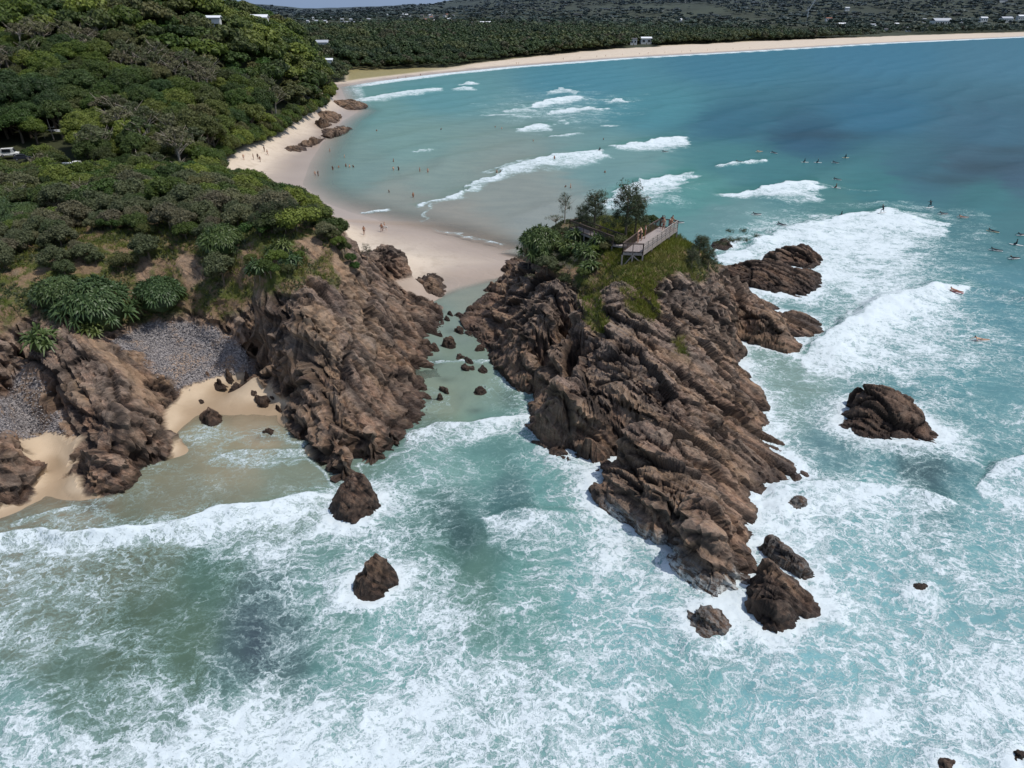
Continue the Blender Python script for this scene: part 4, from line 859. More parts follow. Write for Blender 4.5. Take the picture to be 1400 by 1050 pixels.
KEEP += [(x, y, 7) for x, y, z in SUB1 + SUB2 + SUB3]; KEEP = np.array(KEEP)
def nearhouse(x, y):
    return bool(((np.abs(KEEP[:, 0] * y / KEEP[:, 1] - x) < KEEP[:, 2]) & (KEEP[:, 1] - y < np.where(KEEP[:, 1] > 900, 120, 22)) & (KEEP[:, 1] - y > -9)).any())
# ---- placing: things that must stay in view
CLEAR = [(66, 184, 92, 202), (98, 222, 115, 236), (0, 205, 42, 217), (74, 170, 78, 200)]   # picture boxes of the hut, cars and pole
def hides(x, y, z, r, h, boxes=CLEAR):
    a, b = proj(x, y, z); c_, d_ = proj(x, y, z + h); rp = FPX * r / (y * CP)
    for (x0, y0, x1, y1) in boxes:
        if a + rp > x0 and a - rp < x1 and d_ < y1 and b > y0 - 3 and y < 200: return True
    return False
# forest
cand = []
sp = 5.7
for j in range(0, 275):
    y = 146 + j * sp * .9
    if y > 1490: break
    for i in range(-260, 230):
        x = i * sp + (sp / 2 if j % 2 else 0) + RS.uniform(-2.2, 2.2); yy = y + RS.uniform(-2.2, 2.2)
        if abs(x) > yy * 1.1: continue
        cand.append((x, yy))
cand = np.array(cand); cx, cy = cand[:, 0], cand[:, 1]
sdc = shore(cx, cy); zc = ground_z(cx, cy, sdc)
pxc, pyc = proj(cx, cy, zc)
vdc = np.interp(pxc, [-500, 300, 340, 380, 430, 470, 480, 560, 610, 660, 720, 800, 900, 1000, 1200, 1400, 3000], [7, 7, 10, 11, 11, 13, 60, 42, 25, 40, 60, 75, 85, 85, 85, 85, 85])
vdc = np.where(pxc > 760, np.interp(pxc, [760, 800, 900, 1000, 3000], [70, 100, 130, 140, 145]), vdc)
ok = (sdc > vdc * (.9 + .35 * (fbm(cx / 30, cy / 30, o=3, s=31) - .5))) & (pxc > -260) & (pxc < 1560) & ((cx < -52) | (cy > 430))
cx, cy, zc, pxc, sdc = cx[ok], cy[ok], zc[ok], pxc[ok], sdc[ok]
order = np.argsort(cy); _pp = proj(cx, cy, zc); BD = polydist(_pp[0], _pp[1], BEACHPX)
TL = {'forest_tree': ['broad leafy tree with rounded green crown in the hillside forest', 'hillside forest trees with rounded crowns'], 'dark_tree': ['wide dark green tree with layered crown in the hillside forest', 'dark crowned trees of the hillside forest'], 'spindly_tree': ['sparse grey green tree with pale bare limbs in the hillside forest', 'sparse pale limbed trees of the hillside forest']}
ntree = 0; far = []
rr = RS.rand(len(cx)); kn = fbm(cx / 26, cy / 26, o=3, s=61)
for i in order:
    x, y, z = cx[i], cy[i], zc[i]
    if hides(x, y, z, 2.4, 7): continue
    if y < 430 and BD[i] > -10 * 200 / y: continue
    if y < 156 and x < -60 and False: continue
    inview = -60 < pxc[i] < 1440
    if ntree < 300 and inview and y < 420:
        k = kn[i] + .18 * (rr[i] - .5)
        if k > .62: key = 'spindly_tree%d' % (i % 2)
        elif k < .36: key = 'dark_tree%d' % (i % 2)
        else: key = 'forest_tree%d' % (i % 4)
        L = TL[key[:-1]]; edge = .62 if sdc[i] < 16 else 1
        if y < 172: edge = min(edge, .6)
        plant(key, (x, y, z - .3), (.78 + .5 * rr[i]) * edge, L[0], 'tree', L[1], tilt=.06); ntree += 1
    elif not nearhouse(x, y): far.append((x, y, z, rr[i], sdc[i]))
print('trees', ntree, 'far', len(far))
for y0_, y1_, sp_ in ((1480, 2150, 14), (2150, 4600, 38)):
    for yy in np.arange(y0_, y1_, sp_ * (1 if y0_ < 2000 else 1.1)):
        xs_ = np.arange(-yy * .8, yy * .85, sp_); xs_ = xs_ + RS.uniform(-sp_ * .4, sp_ * .4, len(xs_)); ys_ = yy + RS.uniform(-sp_ * .4, sp_ * .4, len(xs_))
        s_ = shore(xs_, ys_); z_ = ground_z(xs_, ys_, s_); k_ = (s_ > 140) & (fbm(xs_ / 260, ys_ / 420, o=3, s=333) < (.64 if y0_ < 2000 else .6))
        far += [(a, b, c, r, 200) for a, b, c, r in zip(xs_[k_], ys_[k_], z_[k_], RS.rand(k_.sum())) if not nearhouse(a, b)]
# the far wood as one object: each crown a few hundred or dozen leaf clumps
def farwood(items, name):
    lods = []
    for n, size, nl in ((560, .9, 10), (260, 1.15, 8), (80, 1.9, 5), (18, 3.6, 2)):
        lods.append([crown(lumps_dome(4.6, 2.6, nl, 4.3, (.3, .5)), n, size, .7, .8) for _ in range(4)])
    vs, fs, rn, tn = [], [], [], []; o = 0; A_ = np.array([(i[0], i[1]) for i in items]); PT = fbm(A_[:, 0] / 60, A_[:, 1] / 90, o=3, s=77) * 2
    for k, (x, y, z, r, s) in enumerate(items):
        V, F, R_ = lods[0 if y < 420 else 1 if y < 760 else 2 if y < 1480 else 3][k % 4]
        a = r * 40; ca, sa = math.cos(a), math.sin(a); sc_ = (.6 + .8 * ((r * 3.3) % 1)) * (1 if y < 700 else 1.15 if y < 1480 else 1.7 if y < 2150 else 3.4) * (.7 if s < 60 and y > 430 else 1)
        W = np.stack([V[:, 0] * ca - V[:, 1] * sa, V[:, 0] * sa + V[:, 1] * ca, V[:, 2] * (.8 + .5 * ((r * 7) % 1)) * (.45 if y > 2150 else .75 if y > 1480 else 1)], 1) * sc_ + (x, y, z)
        vs.append(W); fs.append(F + o); o += len(W); rn.append(R_ * .5 + .22 if y > 430 else R_); tn.append(np.full(len(W), (r * .35 + PT[k]) % 1))
    me = new_mesh(name, np.concatenate(vs), np.concatenate(fs)); fattr(me, 'tone', np.concatenate(rn)); fattr(me, 'tint', np.concatenate(tn))
    print(name, len(me.polygons)); return me
NEARW = [f for f in far if f[1] < 430]; FARW = [f for f in far if f[1] >= 430]
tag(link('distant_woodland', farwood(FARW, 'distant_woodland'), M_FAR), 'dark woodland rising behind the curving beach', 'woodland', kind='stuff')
tag(link('hillside_woodland', farwood(NEARW, 'hillside_woodland'), M_LEAF), 'rest of the forest cover high on the left hillside', 'woodland', kind='stuff')
# ---- headland scrub: individual shrubs over the plateau, thinning to the cliff edge
ns = 0; pts = []
for j in range(0, 40):
    for i in range(0, 60):
        x = -112 + i * 2.7 + RS.uniform(-1.1, 1.1); y = 76 + j * 2.5 + RS.uniform(-1.1, 1.1)
        if y > 176 or (y > 146 and x > -50) or x > -20: continue
        z = gz(x, y)
        if z < 4: continue
        a, b = proj(x, y, z)
        if a < -60 or a > 470: continue
        dens = 1 if b < 322 else (.8 if a < 120 and b < 360 else .12)
        if a > 330 and b > 300: dens = .15
        if b > 335 and 185 < a < 290: dens = .1
        if a < 60 and b > 390: dens = .0
        if b > 425 or RS.rand() > dens: continue
        if hides(x, y, z, 1.2, 2.2): continue
        pts.append((y, x, z, b))
pts.sort()
SHL = [('shrub0', 'rounded leafy green shrub in the headland scrub', 'green shrubs of the headland scrub'), ('shrub1', 'greyish green shrub in the headland scrub', 'greyish shrubs of the headland scrub'), ('shrub2', 'fresh green shrub in the headland scrub', 'fresh green shrubs of the headland scrub'), ('bare_shrub0', 'half bare twiggy shrub in the headland scrub', 'bare twiggy shrubs of the headland scrub'), ('pandanus0', 'spiky rosette shrub in the headland scrub', 'spiky shrubs of the headland scrub'), ('pandanus1', 'spiky rosette shrub in the headland scrub', 'spiky shrubs of the headland scrub')]
cnt = {}
restsh = []
for y, x, z, b in pts:
    if ns >= 215: restsh.append((x, y, z - .15)); continue
    q = fbm(np.array([x / 12]), np.array([y / 12]), o=2, s=81)[0] + RS.uniform(-.22, .22)
    k = 1 if q < .42 else 0 if q < .52 else 2 if q < .6 else 3 if q < .65 else 4 + int(RS.rand() * 2)
    cnt[k] = cnt.get(k, 0) + 1
    key, lab, grp = SHL[k]
    s = RS.uniform(.65, 1.45) * (1.15 if b < 300 else .9) * (.5 if k > 3 else 1)
    plant(key, (x, y, z - .15), s, lab, 'shrub', grp); ns += 1
print('shrubs', ns, len(restsh))
scrub_add = restsh
vs, fs, rn, tn = [], [], [], []; o = 0
for x, y, z in restsh:
    V, F, R_ = RAW['shrub%d' % RS.randint(3)]; a = RS.rand() * 6.3; s_ = RS.uniform(.75, 1.6); ca, sa = math.cos(a) * s_, math.sin(a) * s_
    W = np.stack([V[:, 0] * ca - V[:, 1] * sa, V[:, 0] * sa + V[:, 1] * ca, V[:, 2] * s_ * RS.uniform(.8, 1.3)], 1) + (x, y, z); vs.append(W); fs.append(F + o); o += len(W); rn.append(R_); tn.append(np.full(len(W), RS.rand()))
me = new_mesh('scrub_thicket', np.concatenate(vs), np.concatenate(fs)); fattr(me, 'tone', np.concatenate(rn)); fattr(me, 'tint', np.concatenate(tn))
tag(link('scrub_thicket', me, M_LEAF), 'thick green scrub on the headland between the cliff and the car park', 'scrub', kind='stuff')
vs, fs, rn, tn = [], [], [], []; o = 0
cxx = RS.uniform(-150, -50, 9000); cyy = RS.uniform(150, 430, 9000); czz = ground_z(cxx, cyy); pe = proj(cxx, cyy, czz); be = polydist(pe[0], pe[1], BEACHPX)
cand_ = np.where((be < -1.5) & (be > -13 * 200 / cyy) & (shore(cxx, cyy) > 5))[0][:260]
cpk = [(RS.uniform(-150, -95), RS.uniform(172, 186)) for _ in range(46)]
for x, y in [(cxx[i], cyy[i]) for i in cand_] + cpk:
    z = gz(x, y); s_ = RS.uniform(1.0, 2.0)
    if hides(x, y, z, 1.2, 2.4) or (-134 < x < -111 and 166 < y < 177): continue
    V, F, R_ = RAW['shrub%d' % RS.randint(3)]; a = RS.rand() * 6.3; ca, sa = math.cos(a) * s_, math.sin(a) * s_
    W = np.stack([V[:, 0] * ca - V[:, 1] * sa, V[:, 0] * sa + V[:, 1] * ca, V[:, 2] * s_ * RS.uniform(.8, 1.3)], 1) + (x, y, z - .2); vs.append(W); fs.append(F + o); o += len(W); rn.append(R_); tn.append(np.full(len(W), RS.rand()))
me = new_mesh('forest_edge_undergrowth', np.concatenate(vs), np.concatenate(fs)); fattr(me, 'tone', np.concatenate(rn)); fattr(me, 'tint', np.concatenate(tn))
tag(link('forest_edge_undergrowth', me, M_LEAF), 'leafy undergrowth closing the forest edge along the left beach', 'undergrowth', kind='stuff')
# named big plants of the headland
def at(px, py, z, f=gz):
    x0, y0, _ = P(px, py, z + 5 if z < 25 else z); x1, y1, _ = P(px, py, -.5)
    n = int(min(600, np.hypot(x1 - x0, y1 - y0) / .2)) + 2
    for i in range(n + 1):
        t_ = i / n; zr = (z + 5) * (1 - t_) - .5 * t_; x, y = x0 + (x1 - x0) * t_, y0 + (y1 - y0) * t_; zz = f(x, y)
        if zz > -5 and zz >= zr: return (x, y, zz)
    x, y, _ = P(px, py, z); return (x, y, f(x, y) if f(x, y) > -5 else z)
def spot(key, px, py, z, s, label, cat, f=gz, **k):
    l = at(px, py, z, f); return plant(key, (l[0], l[1], l[2] - .12), s, label, cat, **k)
spot('pandanus0', 132, 440, 7, 1.32, 'largest glossy spiky pandanus clump above the shingle cove', 'pandanus', sz=1.3)
spot('pandanus1', 85, 415, 9, .9, 'spiky pandanus clump on the left flank of the largest clump', 'pandanus', sz=1.2)
spot('pandanus1', 222, 420, 6, .92, 'round spiky pandanus clump at the back of the shingle cove', 'pandanus', sz=1.25)
spot('pandanus0', 306, 345, 13, .86, 'round spiky pandanus on the lip above the dark gully', 'pandanus', sz=1.35)
for a, b, s in ((372, 318, 1.1), (402, 316, 1.15), (352, 322, .8), (430, 306, .8)):
    spot('sheoak%d' % (a % 2), a, b, 14, s * .78, 'wide dark bush on the headland summit, %s' % {372: 'left centre of its clump', 402: 'right centre of its clump', 352: 'low left end of its clump', 430: 'right end above the beach'}[a], 'bush', sz=.75)
    spot('shrub0', a + 4, b + 2, 14, s * 1.35, 'dense leafy shrub under the summit bushes', 'shrub', group='shrubs under the summit bushes')
for a, b, s in ((448, 322, .6), (456, 330, .6), (464, 340, .55), (472, 350, .5), (480, 360, .45), (486, 370, .4), (440, 312, .7)):
    spot('shrub2', a, b, 13, s, 'fresh green shrub clinging to the seaward edge of the headland', 'shrub', group='shrubs along the headland edge')
for a, b, s in ((380, 362, .8), (362, 372, .7), (395, 375, .6), (372, 388, .7), (345, 372, .5), (350, 395, .6), (410, 355, .5)):
    spot('shrub%d' % (a % 3), a, b, 11, s * .85, 'small bush on the grassy face of the headland knob', 'shrub', group='small bushes on the headland knob')
for a, b in ((388, 350), (398, 365), (376, 350), (356, 384)):
    spot('tuft0', a, b, 11, 1.5, 'small spiky tuft on the grassy face of the headland knob', 'plant', group='spiky tufts on the headland knob')
spot('tuft0', 128, 458, 6, 2.0, 'bright green spiky tuft at the foot of the largest pandanus', 'plant')
spot('tuft0', 60, 478, 7, 2.2, 'green spiky tuft among the broken rocks at left', 'plant')
spot('thin_tree0', 503, 362, .8, .55, 'spindly bare little tree on the beach sand', 'tree')
# ---- islet plants
gi = lambda x, y: NI(x, y, -9)
spot('pandanus0', 738, 348, 10.4, .92, 'large round spiky shrub at the left end of the islet top', 'pandanus', gi, sz=1.5)
spot('bare_shrub0', 722, 370, 8, 1.1, 'grey twiggy shrub hanging on the left shoulder of the islet', 'shrub', gi)
spot('shrub1', 748, 372, 8.5, .9, 'grey green shrub on the islet slope under the spiky shrub', 'shrub', gi)
spot('bare_shrub0', 760, 308, 11.5, 1.1, 'small bare bush behind the walkway end', 'shrub', gi)
spot('thin_tree0', 772, 306, 11.6, .95, 'thin open crowned tree by the outer end of the walkway', 'tree', gi)
spot('sheoak0', 812, 318, 12, 1.0, 'dense cone shaped tree behind the walkway', 'tree', gi, sz=.95)
spot('sheoak1', 796, 312, 12, .6, 'low bushy tree filling the gap behind the walkway', 'tree', gi)
spot('sheoak1', 855, 326, 12, 1.15, 'tallest feathery tree between walkway and lookout deck', 'tree', gi, sz=1.05)
spot('sheoak0', 868, 322, 12, .9, 'smaller feathery tree leaning on the tallest one by the deck', 'tree', gi)
spot('shrub0', 842, 336, 12.2, .8, 'green bush under the feathery trees left of the deck', 'shrub', gi)
spot('shrub2', 888, 306, 12.2, .7, 'rounded bush behind the middle of the deck', 'shrub', gi)
for a, b, s, l in ((955, 352, .62, 'grey feathery shrub right of the grass cap, upper one'), (945, 368, .55, 'grey feathery shrub right of the grass cap, lower left one'), (968, 366, .55, 'grey feathery shrub at the cliff edge above the brown slab'), (962, 340, .5, 'small feathery shrub on the skyline of the islet')):
    spot('sheoak0', a, b, 11, s, l, 'shrub', gi, sz=.8)
spot('lean_tree0', 965, 344, 11, 1.15, 'windswept tree leaning out over the sea from the islet', 'tree', gi, rz=.15, sz=1)
for i, (a, b) in enumerate(((812, 346), (803, 352), (818, 338), (798, 378), (806, 372), (790, 345), (775, 352), (785, 330), (770, 340), (828, 342))):
    spot('tuft0' if i % 3 else 'shrub2', a, b, 11, (1.6 if i % 3 else .55), 'green plant on the brown slope below the walkway', 'plant', gi, group='green plants below the walkway')
for i, (a, b) in enumerate(((760, 352), (768, 365), (752, 360), (778, 372), (785, 360), (735, 380), (725, 388), (800, 360), (765, 335))):
    spot('bare_shrub0', a, b, 10, .5, 'low brown twiggy bush on the islet slope', 'shrub', gi, group='brown twiggy bushes on the islet slope')
# ---- ground cover
def scatter(Vx, w, n, size, kind, thin=1.0):
    pr = w / w.sum(); idx = RS.choice(len(Vx), n, p=pr)
    Pn = Vx[idx] + RS.uniform(-.12, .12, (n, 3)) * (1, 1, 0)
    vs, fs, rn, tn = [], [], [], []
    nb = 5
    for b in range(nb):
        d = RS.normal(size=(n, 3)) * (1, 1, 0) * (.5 if kind == 'grass' else 1.1) + (0, 0, 1); d /= np.linalg.norm(d, axis=1)[:, None]
        s = (size * RS.uniform(.5, 1.3, n))[:, None]
        sd_ = np.cross(d, RS.normal(size=(n, 3))); sd_ /= np.linalg.norm(sd_, axis=1)[:, None]; wd = s * (.13 if kind == 'grass' else .32)
        c0 = Pn + (RS.uniform(-.1, .1, (n, 3)) * (1, 1, 0))
        V = np.stack([c0 - sd_ * wd * .5, c0 + sd_ * wd * .5, c0 + d * s + sd_ * wd * .25, c0 + d * s - sd_ * wd * .25], 1)
        vs.append(V.reshape(-1, 3)); rn.append(np.repeat(RS.uniform(.1, .9, n), 4))
    V = np.concatenate(vs); tint = np.tile(np.repeat(fbm(Pn[:, 0] / 3, Pn[:, 1] / 3, o=2, s=7), 4), nb)
    return V, np.arange(len(V)).reshape(-1, 4), np.concatenate(rn), tint
def cover(name, Vx, w, n, size, kind, mat, label, cat):
    V, F, r, tn = scatter(Vx, w, n, size, kind); me = new_mesh(name, V, F); fattr(me, 'tone', r); fattr(me, 'tint', tn)
    tag(link(name, me, mat), label, cat, kind='stuff')
hp = proj(HEADV[:, 0], HEADV[:, 1], HEADV[:, 2]); hm = smooth(.35, .7, HVEG) * smooth(.38, .52, fbm(HEADV[:, 0] / 2.2, HEADV[:, 1] / 2.2, o=3, s=91)) * (hp[0] > -60) * (HEADV[:, 1] < 140)
cover('dry_grass', HEADV, hm + 1e-9, 22000, .38, 'grass', M_GRASS, 'dry tufty grass covering the headland slopes', 'grass')
hm2 = smooth(.3, .6, HVEG) * smooth(.45, .58, fbm(HEADV[:, 0] / 3, HEADV[:, 1] / 3, o=3, s=93)) * (hp[0] > -60)
cover('undergrowth', HEADV, hm2 + 1e-9, 16000, .34, 'leaf', M_GREY, 'low brown and grey undergrowth between the headland shrubs', 'undergrowth')
ip = proj(IVV[:, 0], IVV[:, 1], IVV[:, 2]); im = smooth(.3, .6, IVEG) * smooth(815, 830, ip[0]) * smooth(970, 940, ip[0]) + smooth(.3, .6, IVEG) * (ip[1] > 385) * .8 * (ip[0] > 790)
cover('headland_grass', IVV, im + 1e-9, 14000, .42, 'grass', M_GRASS, 'bright green grass cap below the lookout deck', 'grass')
im2 = smooth(.3, .6, IVEG) * smooth(830, 812, ip[0]) * smooth(.4, .55, fbm(IVV[:, 0] / 2, IVV[:, 1] / 2, o=3, s=97)) + .25 * smooth(.3, .6, IVEG) * smooth(930, 960, ip[0])
cover('islet_scrub', IVV, im2 + 1e-9, 7000, .36, 'leaf', M_GREY, 'low brown scrub on the left shoulder of the islet', 'scrub')
# shingle
gm = np.empty(len(HEADV), np.float32); headland.data.attributes['gravel'].data.foreach_get('value', gm)
gm = gm * (hp[0] > -20); idx = RS.choice(len(HEADV), 12000, p=gm / gm.sum()); vs = []; fs = []; o = 0
bb = [blob(np.zeros(3), np.array([1, .8, .5]), 6, 3) for _ in range(5)]
for k, i in enumerate(idx):
    V, F = bb[k % 5]; s = RS.uniform(.035, .11) * (1.6 if RS.rand() < .04 else 1); a = RS.rand() * 6.3
    W = np.stack([V[:, 0] * math.cos(a) - V[:, 1] * math.sin(a), V[:, 0] * math.sin(a) + V[:, 1] * math.cos(a), V[:, 2]], 1) * s + HEADV[i] + (RS.uniform(-.3, .3), RS.uniform(-.3, .3), .01)
    vs.append(W); fs.append(F + o); o += len(W)
me = new_mesh('shingle', np.concatenate(vs), np.concatenate(fs), True); fattr(me, 'tone', np.repeat(RS.rand(len(idx)), len(bb[0][0])))
t = NT('grey_pebbles'); tag(link('shingle', me, t.done(t.bsdf(t.mix(t.attr('tone'), lin(92, 90, 94), lin(176, 168, 164)), .85))), 'grey pebbles covering the two little coves', 'shingle', kind='stuff')
# ------------------------------------------------------------------ simple shapes
def box(c, s, R=None, bev=0):
    v = np.array([[x, y, z] for x in (-.5, .5) for y in (-.5, .5) for z in (-.5, .5)]) * s
    if R is not None: v = v @ np.array(R).T
    return v + np.array(c), np.array([(0, 1, 3, 2), (4, 6, 7, 5), (0, 4, 5, 1), (2, 3, 7, 6), (0, 2, 6, 4), (1, 5, 7, 3)])
def beam(a, b, w, h):
    a = np.array(a, float); b = np.array(b, float); d = b - a; L = np.linalg.norm(d); d /= L
    s = np.cross(d, (0, 0, 1.0)); s = s / np.linalg.norm(s) if np.linalg.norm(s) > 1e-4 else np.array([1, 0, 0.]); u = np.cross(s, d)
    R = np.stack([d, s, u], 1); return box((a + b) / 2, (L, w, h), R)
def part(name, parts, mat, parent=None, loc=None, rot=None, sm=False):
    V, F = merge(parts); me = new_mesh(name, V, F, sm); return link(name, me, mat, parent, loc, rot)
def root(name, loc, label, cat, group=None, rz=0):
    o = bpy.data.objects.new(name, None); COL.objects.link(o); o.location = loc; o.rotation_euler = (0, 0, rz); o.empty_display_size = .5; tag(o, label, cat, group); return o
M_TIMB = plain('weathered_grey_timber', lin(150, 140, 132), .85, .25, 5); M_TDK = plain('dark_brown_rail_timber', lin(92, 78, 70), .8, .25, 5); M_DECK = plain('grey_deck_boards', lin(160, 150, 146), .85, .15, 8)
# ---- lookout deck
DZ = 13.75
A, B, C_, D_, E_ = [np.array(P(a, b, DZ)) for a, b in ((851, 345), (879, 346), (926, 313), (902, 310), (876, 326))]
lo = root('lookout_deck', (A[0], A[1], 12.0), 'grey timber lookout deck with railings on top of the grassy islet', 'lookout')
O = np.array(lo.location)
def rel(p): return np.array(p) - O
poly = [A, B, C_, D_, E_]; cen = sum(poly) / 5
# boards run across the deck
def clipboards(poly, u, wd, gap, th):
    """cut the polygon into boards lying along direction v, stepping along u"""
    u = np.array(u[:2]); u /= np.linalg.norm(u); v = np.array([-u[1], u[0]]); out = []
    pu = [p[:2] @ u for p in poly]; t_ = min(pu)
    while t_ < max(pu):
        m = t_ + wd / 2; xs = []
        for i in range(len(poly)):
            a, b = poly[i][:2], poly[(i + 1) % len(poly)][:2]; fa, fb = a @ u - m, b @ u - m
            if fa * fb < 0: q = a + (b - a) * fa / (fa - fb); xs.append(q @ v)
        if len(xs) >= 2:
            p0 = u * m + v * min(xs); p1 = u * m + v * max(xs); out.append(beam((*p0, DZ), (*p1, DZ), wd - gap, th))
        t_ += wd
    return out
bd = clipboards(poly, C_ - B, .19, .015, .05)
part('decking', [(V - O, F) for V, F in bd], M_DECK, lo)
fr = []
for a, b in zip(poly, poly[1:] + poly[:1]): fr.append(beam(rel(a) - (0, 0, .17), rel(b) - (0, 0, .17), .08, .26))
part('bearer_frame', fr, M_TIMB, lo)
def zi(x, y, d=11.5):
    z = NI(x, y, -9); return z if z > 0 else d
for k, q in enumerate([A, B, B * .75 + C_ * .25, (B + C_) / 2, B * .25 + C_ * .75, C_, D_, E_, (A + B) / 2]):
    z = min(zi(q[0], q[1]), DZ - .6); part('support_post', [beam(rel((q[0], q[1], z - .6)), rel((q[0], q[1], DZ - .3)), .16, .16)], M_TIMB, lo)
zA, zB = zi(A[0], A[1]) - .1, zi(B[0], B[1]) - .1; M0 = (A + B) / 2
part('cross_brace', [beam(rel((A[0], A[1] - .02, zA)), rel((M0[0], M0[1] - .02, DZ - .3)), .06, .12), beam(rel((B[0], B[1] - .02, zB)), rel((M0[0], M0[1] - .05, DZ - .3)), .06, .12)], M_TIMB, lo)
def railing(parent, a, b, kind, O_, h=1.08):
    a = np.array(a, float) - O_; b = np.array(b, float) - O_; L = np.linalg.norm(b - a); n = max(1, int(round(L / 1.45)))
    posts = []
    for i in range(n + 1):
        q = a + (b - a) * i / n; posts.append(beam(q - (0, 0, .3), q + (0, 0, h), .09, .09))
    posts.append(beam(a + np.array((0, 0, .06)), b + np.array((0, 0, .06)), .07, .07))
    r = part('railing', posts, M_TDK if kind != 'board' else M_TIMB, parent)
    up = np.array((0, 0, 1.))
    tr_ = [beam(a + up * (h + .02), b + up * (h + .02), .13, .05)]
    V, F = merge(tr_); me = new_mesh('top_rail', V, F); link('top_rail', me, M_TIMB if kind == 'board' else M_TDK, r)
    if kind == 'board':
        bb_ = [beam(a + up * z, b + up * z, .035, .14) for z in (.14, .38, .62, .86)]
        V, F = merge(bb_); link('side_board', new_mesh('side_board', V, F), M_TIMB, r)
    else:
        m = int(L / .13); bb_ = [beam(a + (b - a) * (i + .5) / m + up * .12, a + (b - a) * (i + .5) / m + up * (h - .04), .026, .026) for i in range(m)]
        bb_ += [beam(a + up * .1, b + up * .1, .05, .06), beam(a + up * (h - .08), b + up * (h - .08), .05, .06)]
        V, F = merge(bb_); link('baluster_panel', new_mesh('baluster_panel', V, F), M_TDK, r)
    return r
railing(lo, A, B, 'bar', O); railing(lo, B, C_, 'board', O); railing(lo, C_, D_, 'bar', O); railing(lo, D_, D_ * .25 + E_ * .75, 'bar', O); railing(lo, A, E_, 'bar', O)
# ---- walkway
DZ2 = 13.2
w1, w2 = np.array(P(779, 312, DZ2)), np.array(P(838, 335, DZ2)); dv = (w2 - w1) / np.linalg.norm(w2 - w1); nv = np.array([-dv[1], dv[0], 0]); nv = nv if nv[1] > 0 else -nv
wk = root('timber_walkway', (w1[0], w1[1], 12), 'timber walkway with dark railings leading through bushes towards the lookout', 'walkway'); O2 = np.array(wk.location)
n = int(np.linalg.norm(w2 - w1) / .2)
part('decking', [beam(w1 + dv * .2 * (i + .5) - O2, w1 + dv * .2 * (i + .5) + nv * 1.5 - O2, .185, .05) for i in range(n)], M_DECK, wk)
part('side_beam', [beam(w1 - O2 - (0, 0, .14), w2 - O2 - (0, 0, .14), .08, .22)], M_TIMB, wk); part('side_beam', [beam(w1 + nv * 1.5 - O2 - (0, 0, .14), w2 + nv * 1.5 - O2 - (0, 0, .14), .08, .22)], M_TIMB, wk)
railing(wk, w1, w2, 'bar', O2); railing(wk, w1 + nv * 1.5, w2 + nv * 1.5, 'bar', O2); railing(wk, w1, w1 + nv * 1.5, 'bar', O2)
for f in (.02, .35, .68, .98):
    for s in (0, 1.5):
        q = w1 + (w2 - w1) * f + nv * s; part('support_post', [beam((q[0] - O2[0], q[1] - O2[1], zi(q[0], q[1], 11) - 12.6), (q[0] - O2[0], q[1] - O2[1], DZ2 - 12.15), .14, .14)], M_TIMB, wk)
st = root('timber_steps', tuple(w2), 'short timber steps joining the walkway to the lookout deck', 'steps')
tgt = E_ * .35 + A * .65 - w2
part('tread', [beam(tgt * (i / 6) + nv * .1, tgt * (i / 6) + nv * 1.2, .26, .05) for i in range(1, 6)], M_DECK, st)
part('stringer', [beam((0, 0, -.08), tgt + (0, 0, -.08), .06, .2)], M_TIMB, st)
# ------------------------------------------------------------------ people
SK = lin(150, 104, 80)
M_SKIN = [plain('skin_tanned', lin(158, 112, 86), .6, .1), plain('skin_pale', lin(196, 156, 130), .6, .1), plain('skin_brown', lin(112, 76, 56), .6, .1)]
M_SUIT = plain('black_wetsuit', lin(26, 28, 32), .5, .2); M_HAIRM = [plain('dark_hair', lin(40, 30, 24), .7, .2), plain('fair_hair', lin(150, 120, 76), .7, .2)]
M_CL = {'black': plain('black_swimwear', lin(28, 28, 34), .8), 'red': plain('red_swimwear', lin(160, 44, 40), .8), 'blue': plain('blue_swimwear', lin(48, 72, 120), .8), 'white': plain('white_cloth', lin(210, 208, 204), .8), 'grey': plain('grey_cloth', lin(110, 112, 118), .8)}
def skinned(name, joints, edges, rads, sub=1):
    me = bpy.data.meshes.new(name); me.from_pydata(joints, edges, []); o = bpy.data.objects.new(name, me); COL.objects.link(o)
    o.modifiers.new('s', 'SKIN'); sk = me.skin_vertices[0].data
    for i, r in enumerate(rads): sk[i].radius = (r, r) if not hasattr(r, '__len__') else r
    sk[0].use_root = True
    m = o.modifiers.new('u', 'SUBSURF'); m.levels = sub; m.render_levels = sub
    dg = bpy.context.evaluated_depsgraph_get(); ev = o.evaluated_get(dg); out = bpy.data.meshes.new_from_object(ev); out.name = name
    bpy.data.objects.remove(o); out.polygons.foreach_set('use_smooth', [True] * len(out.polygons)); return out
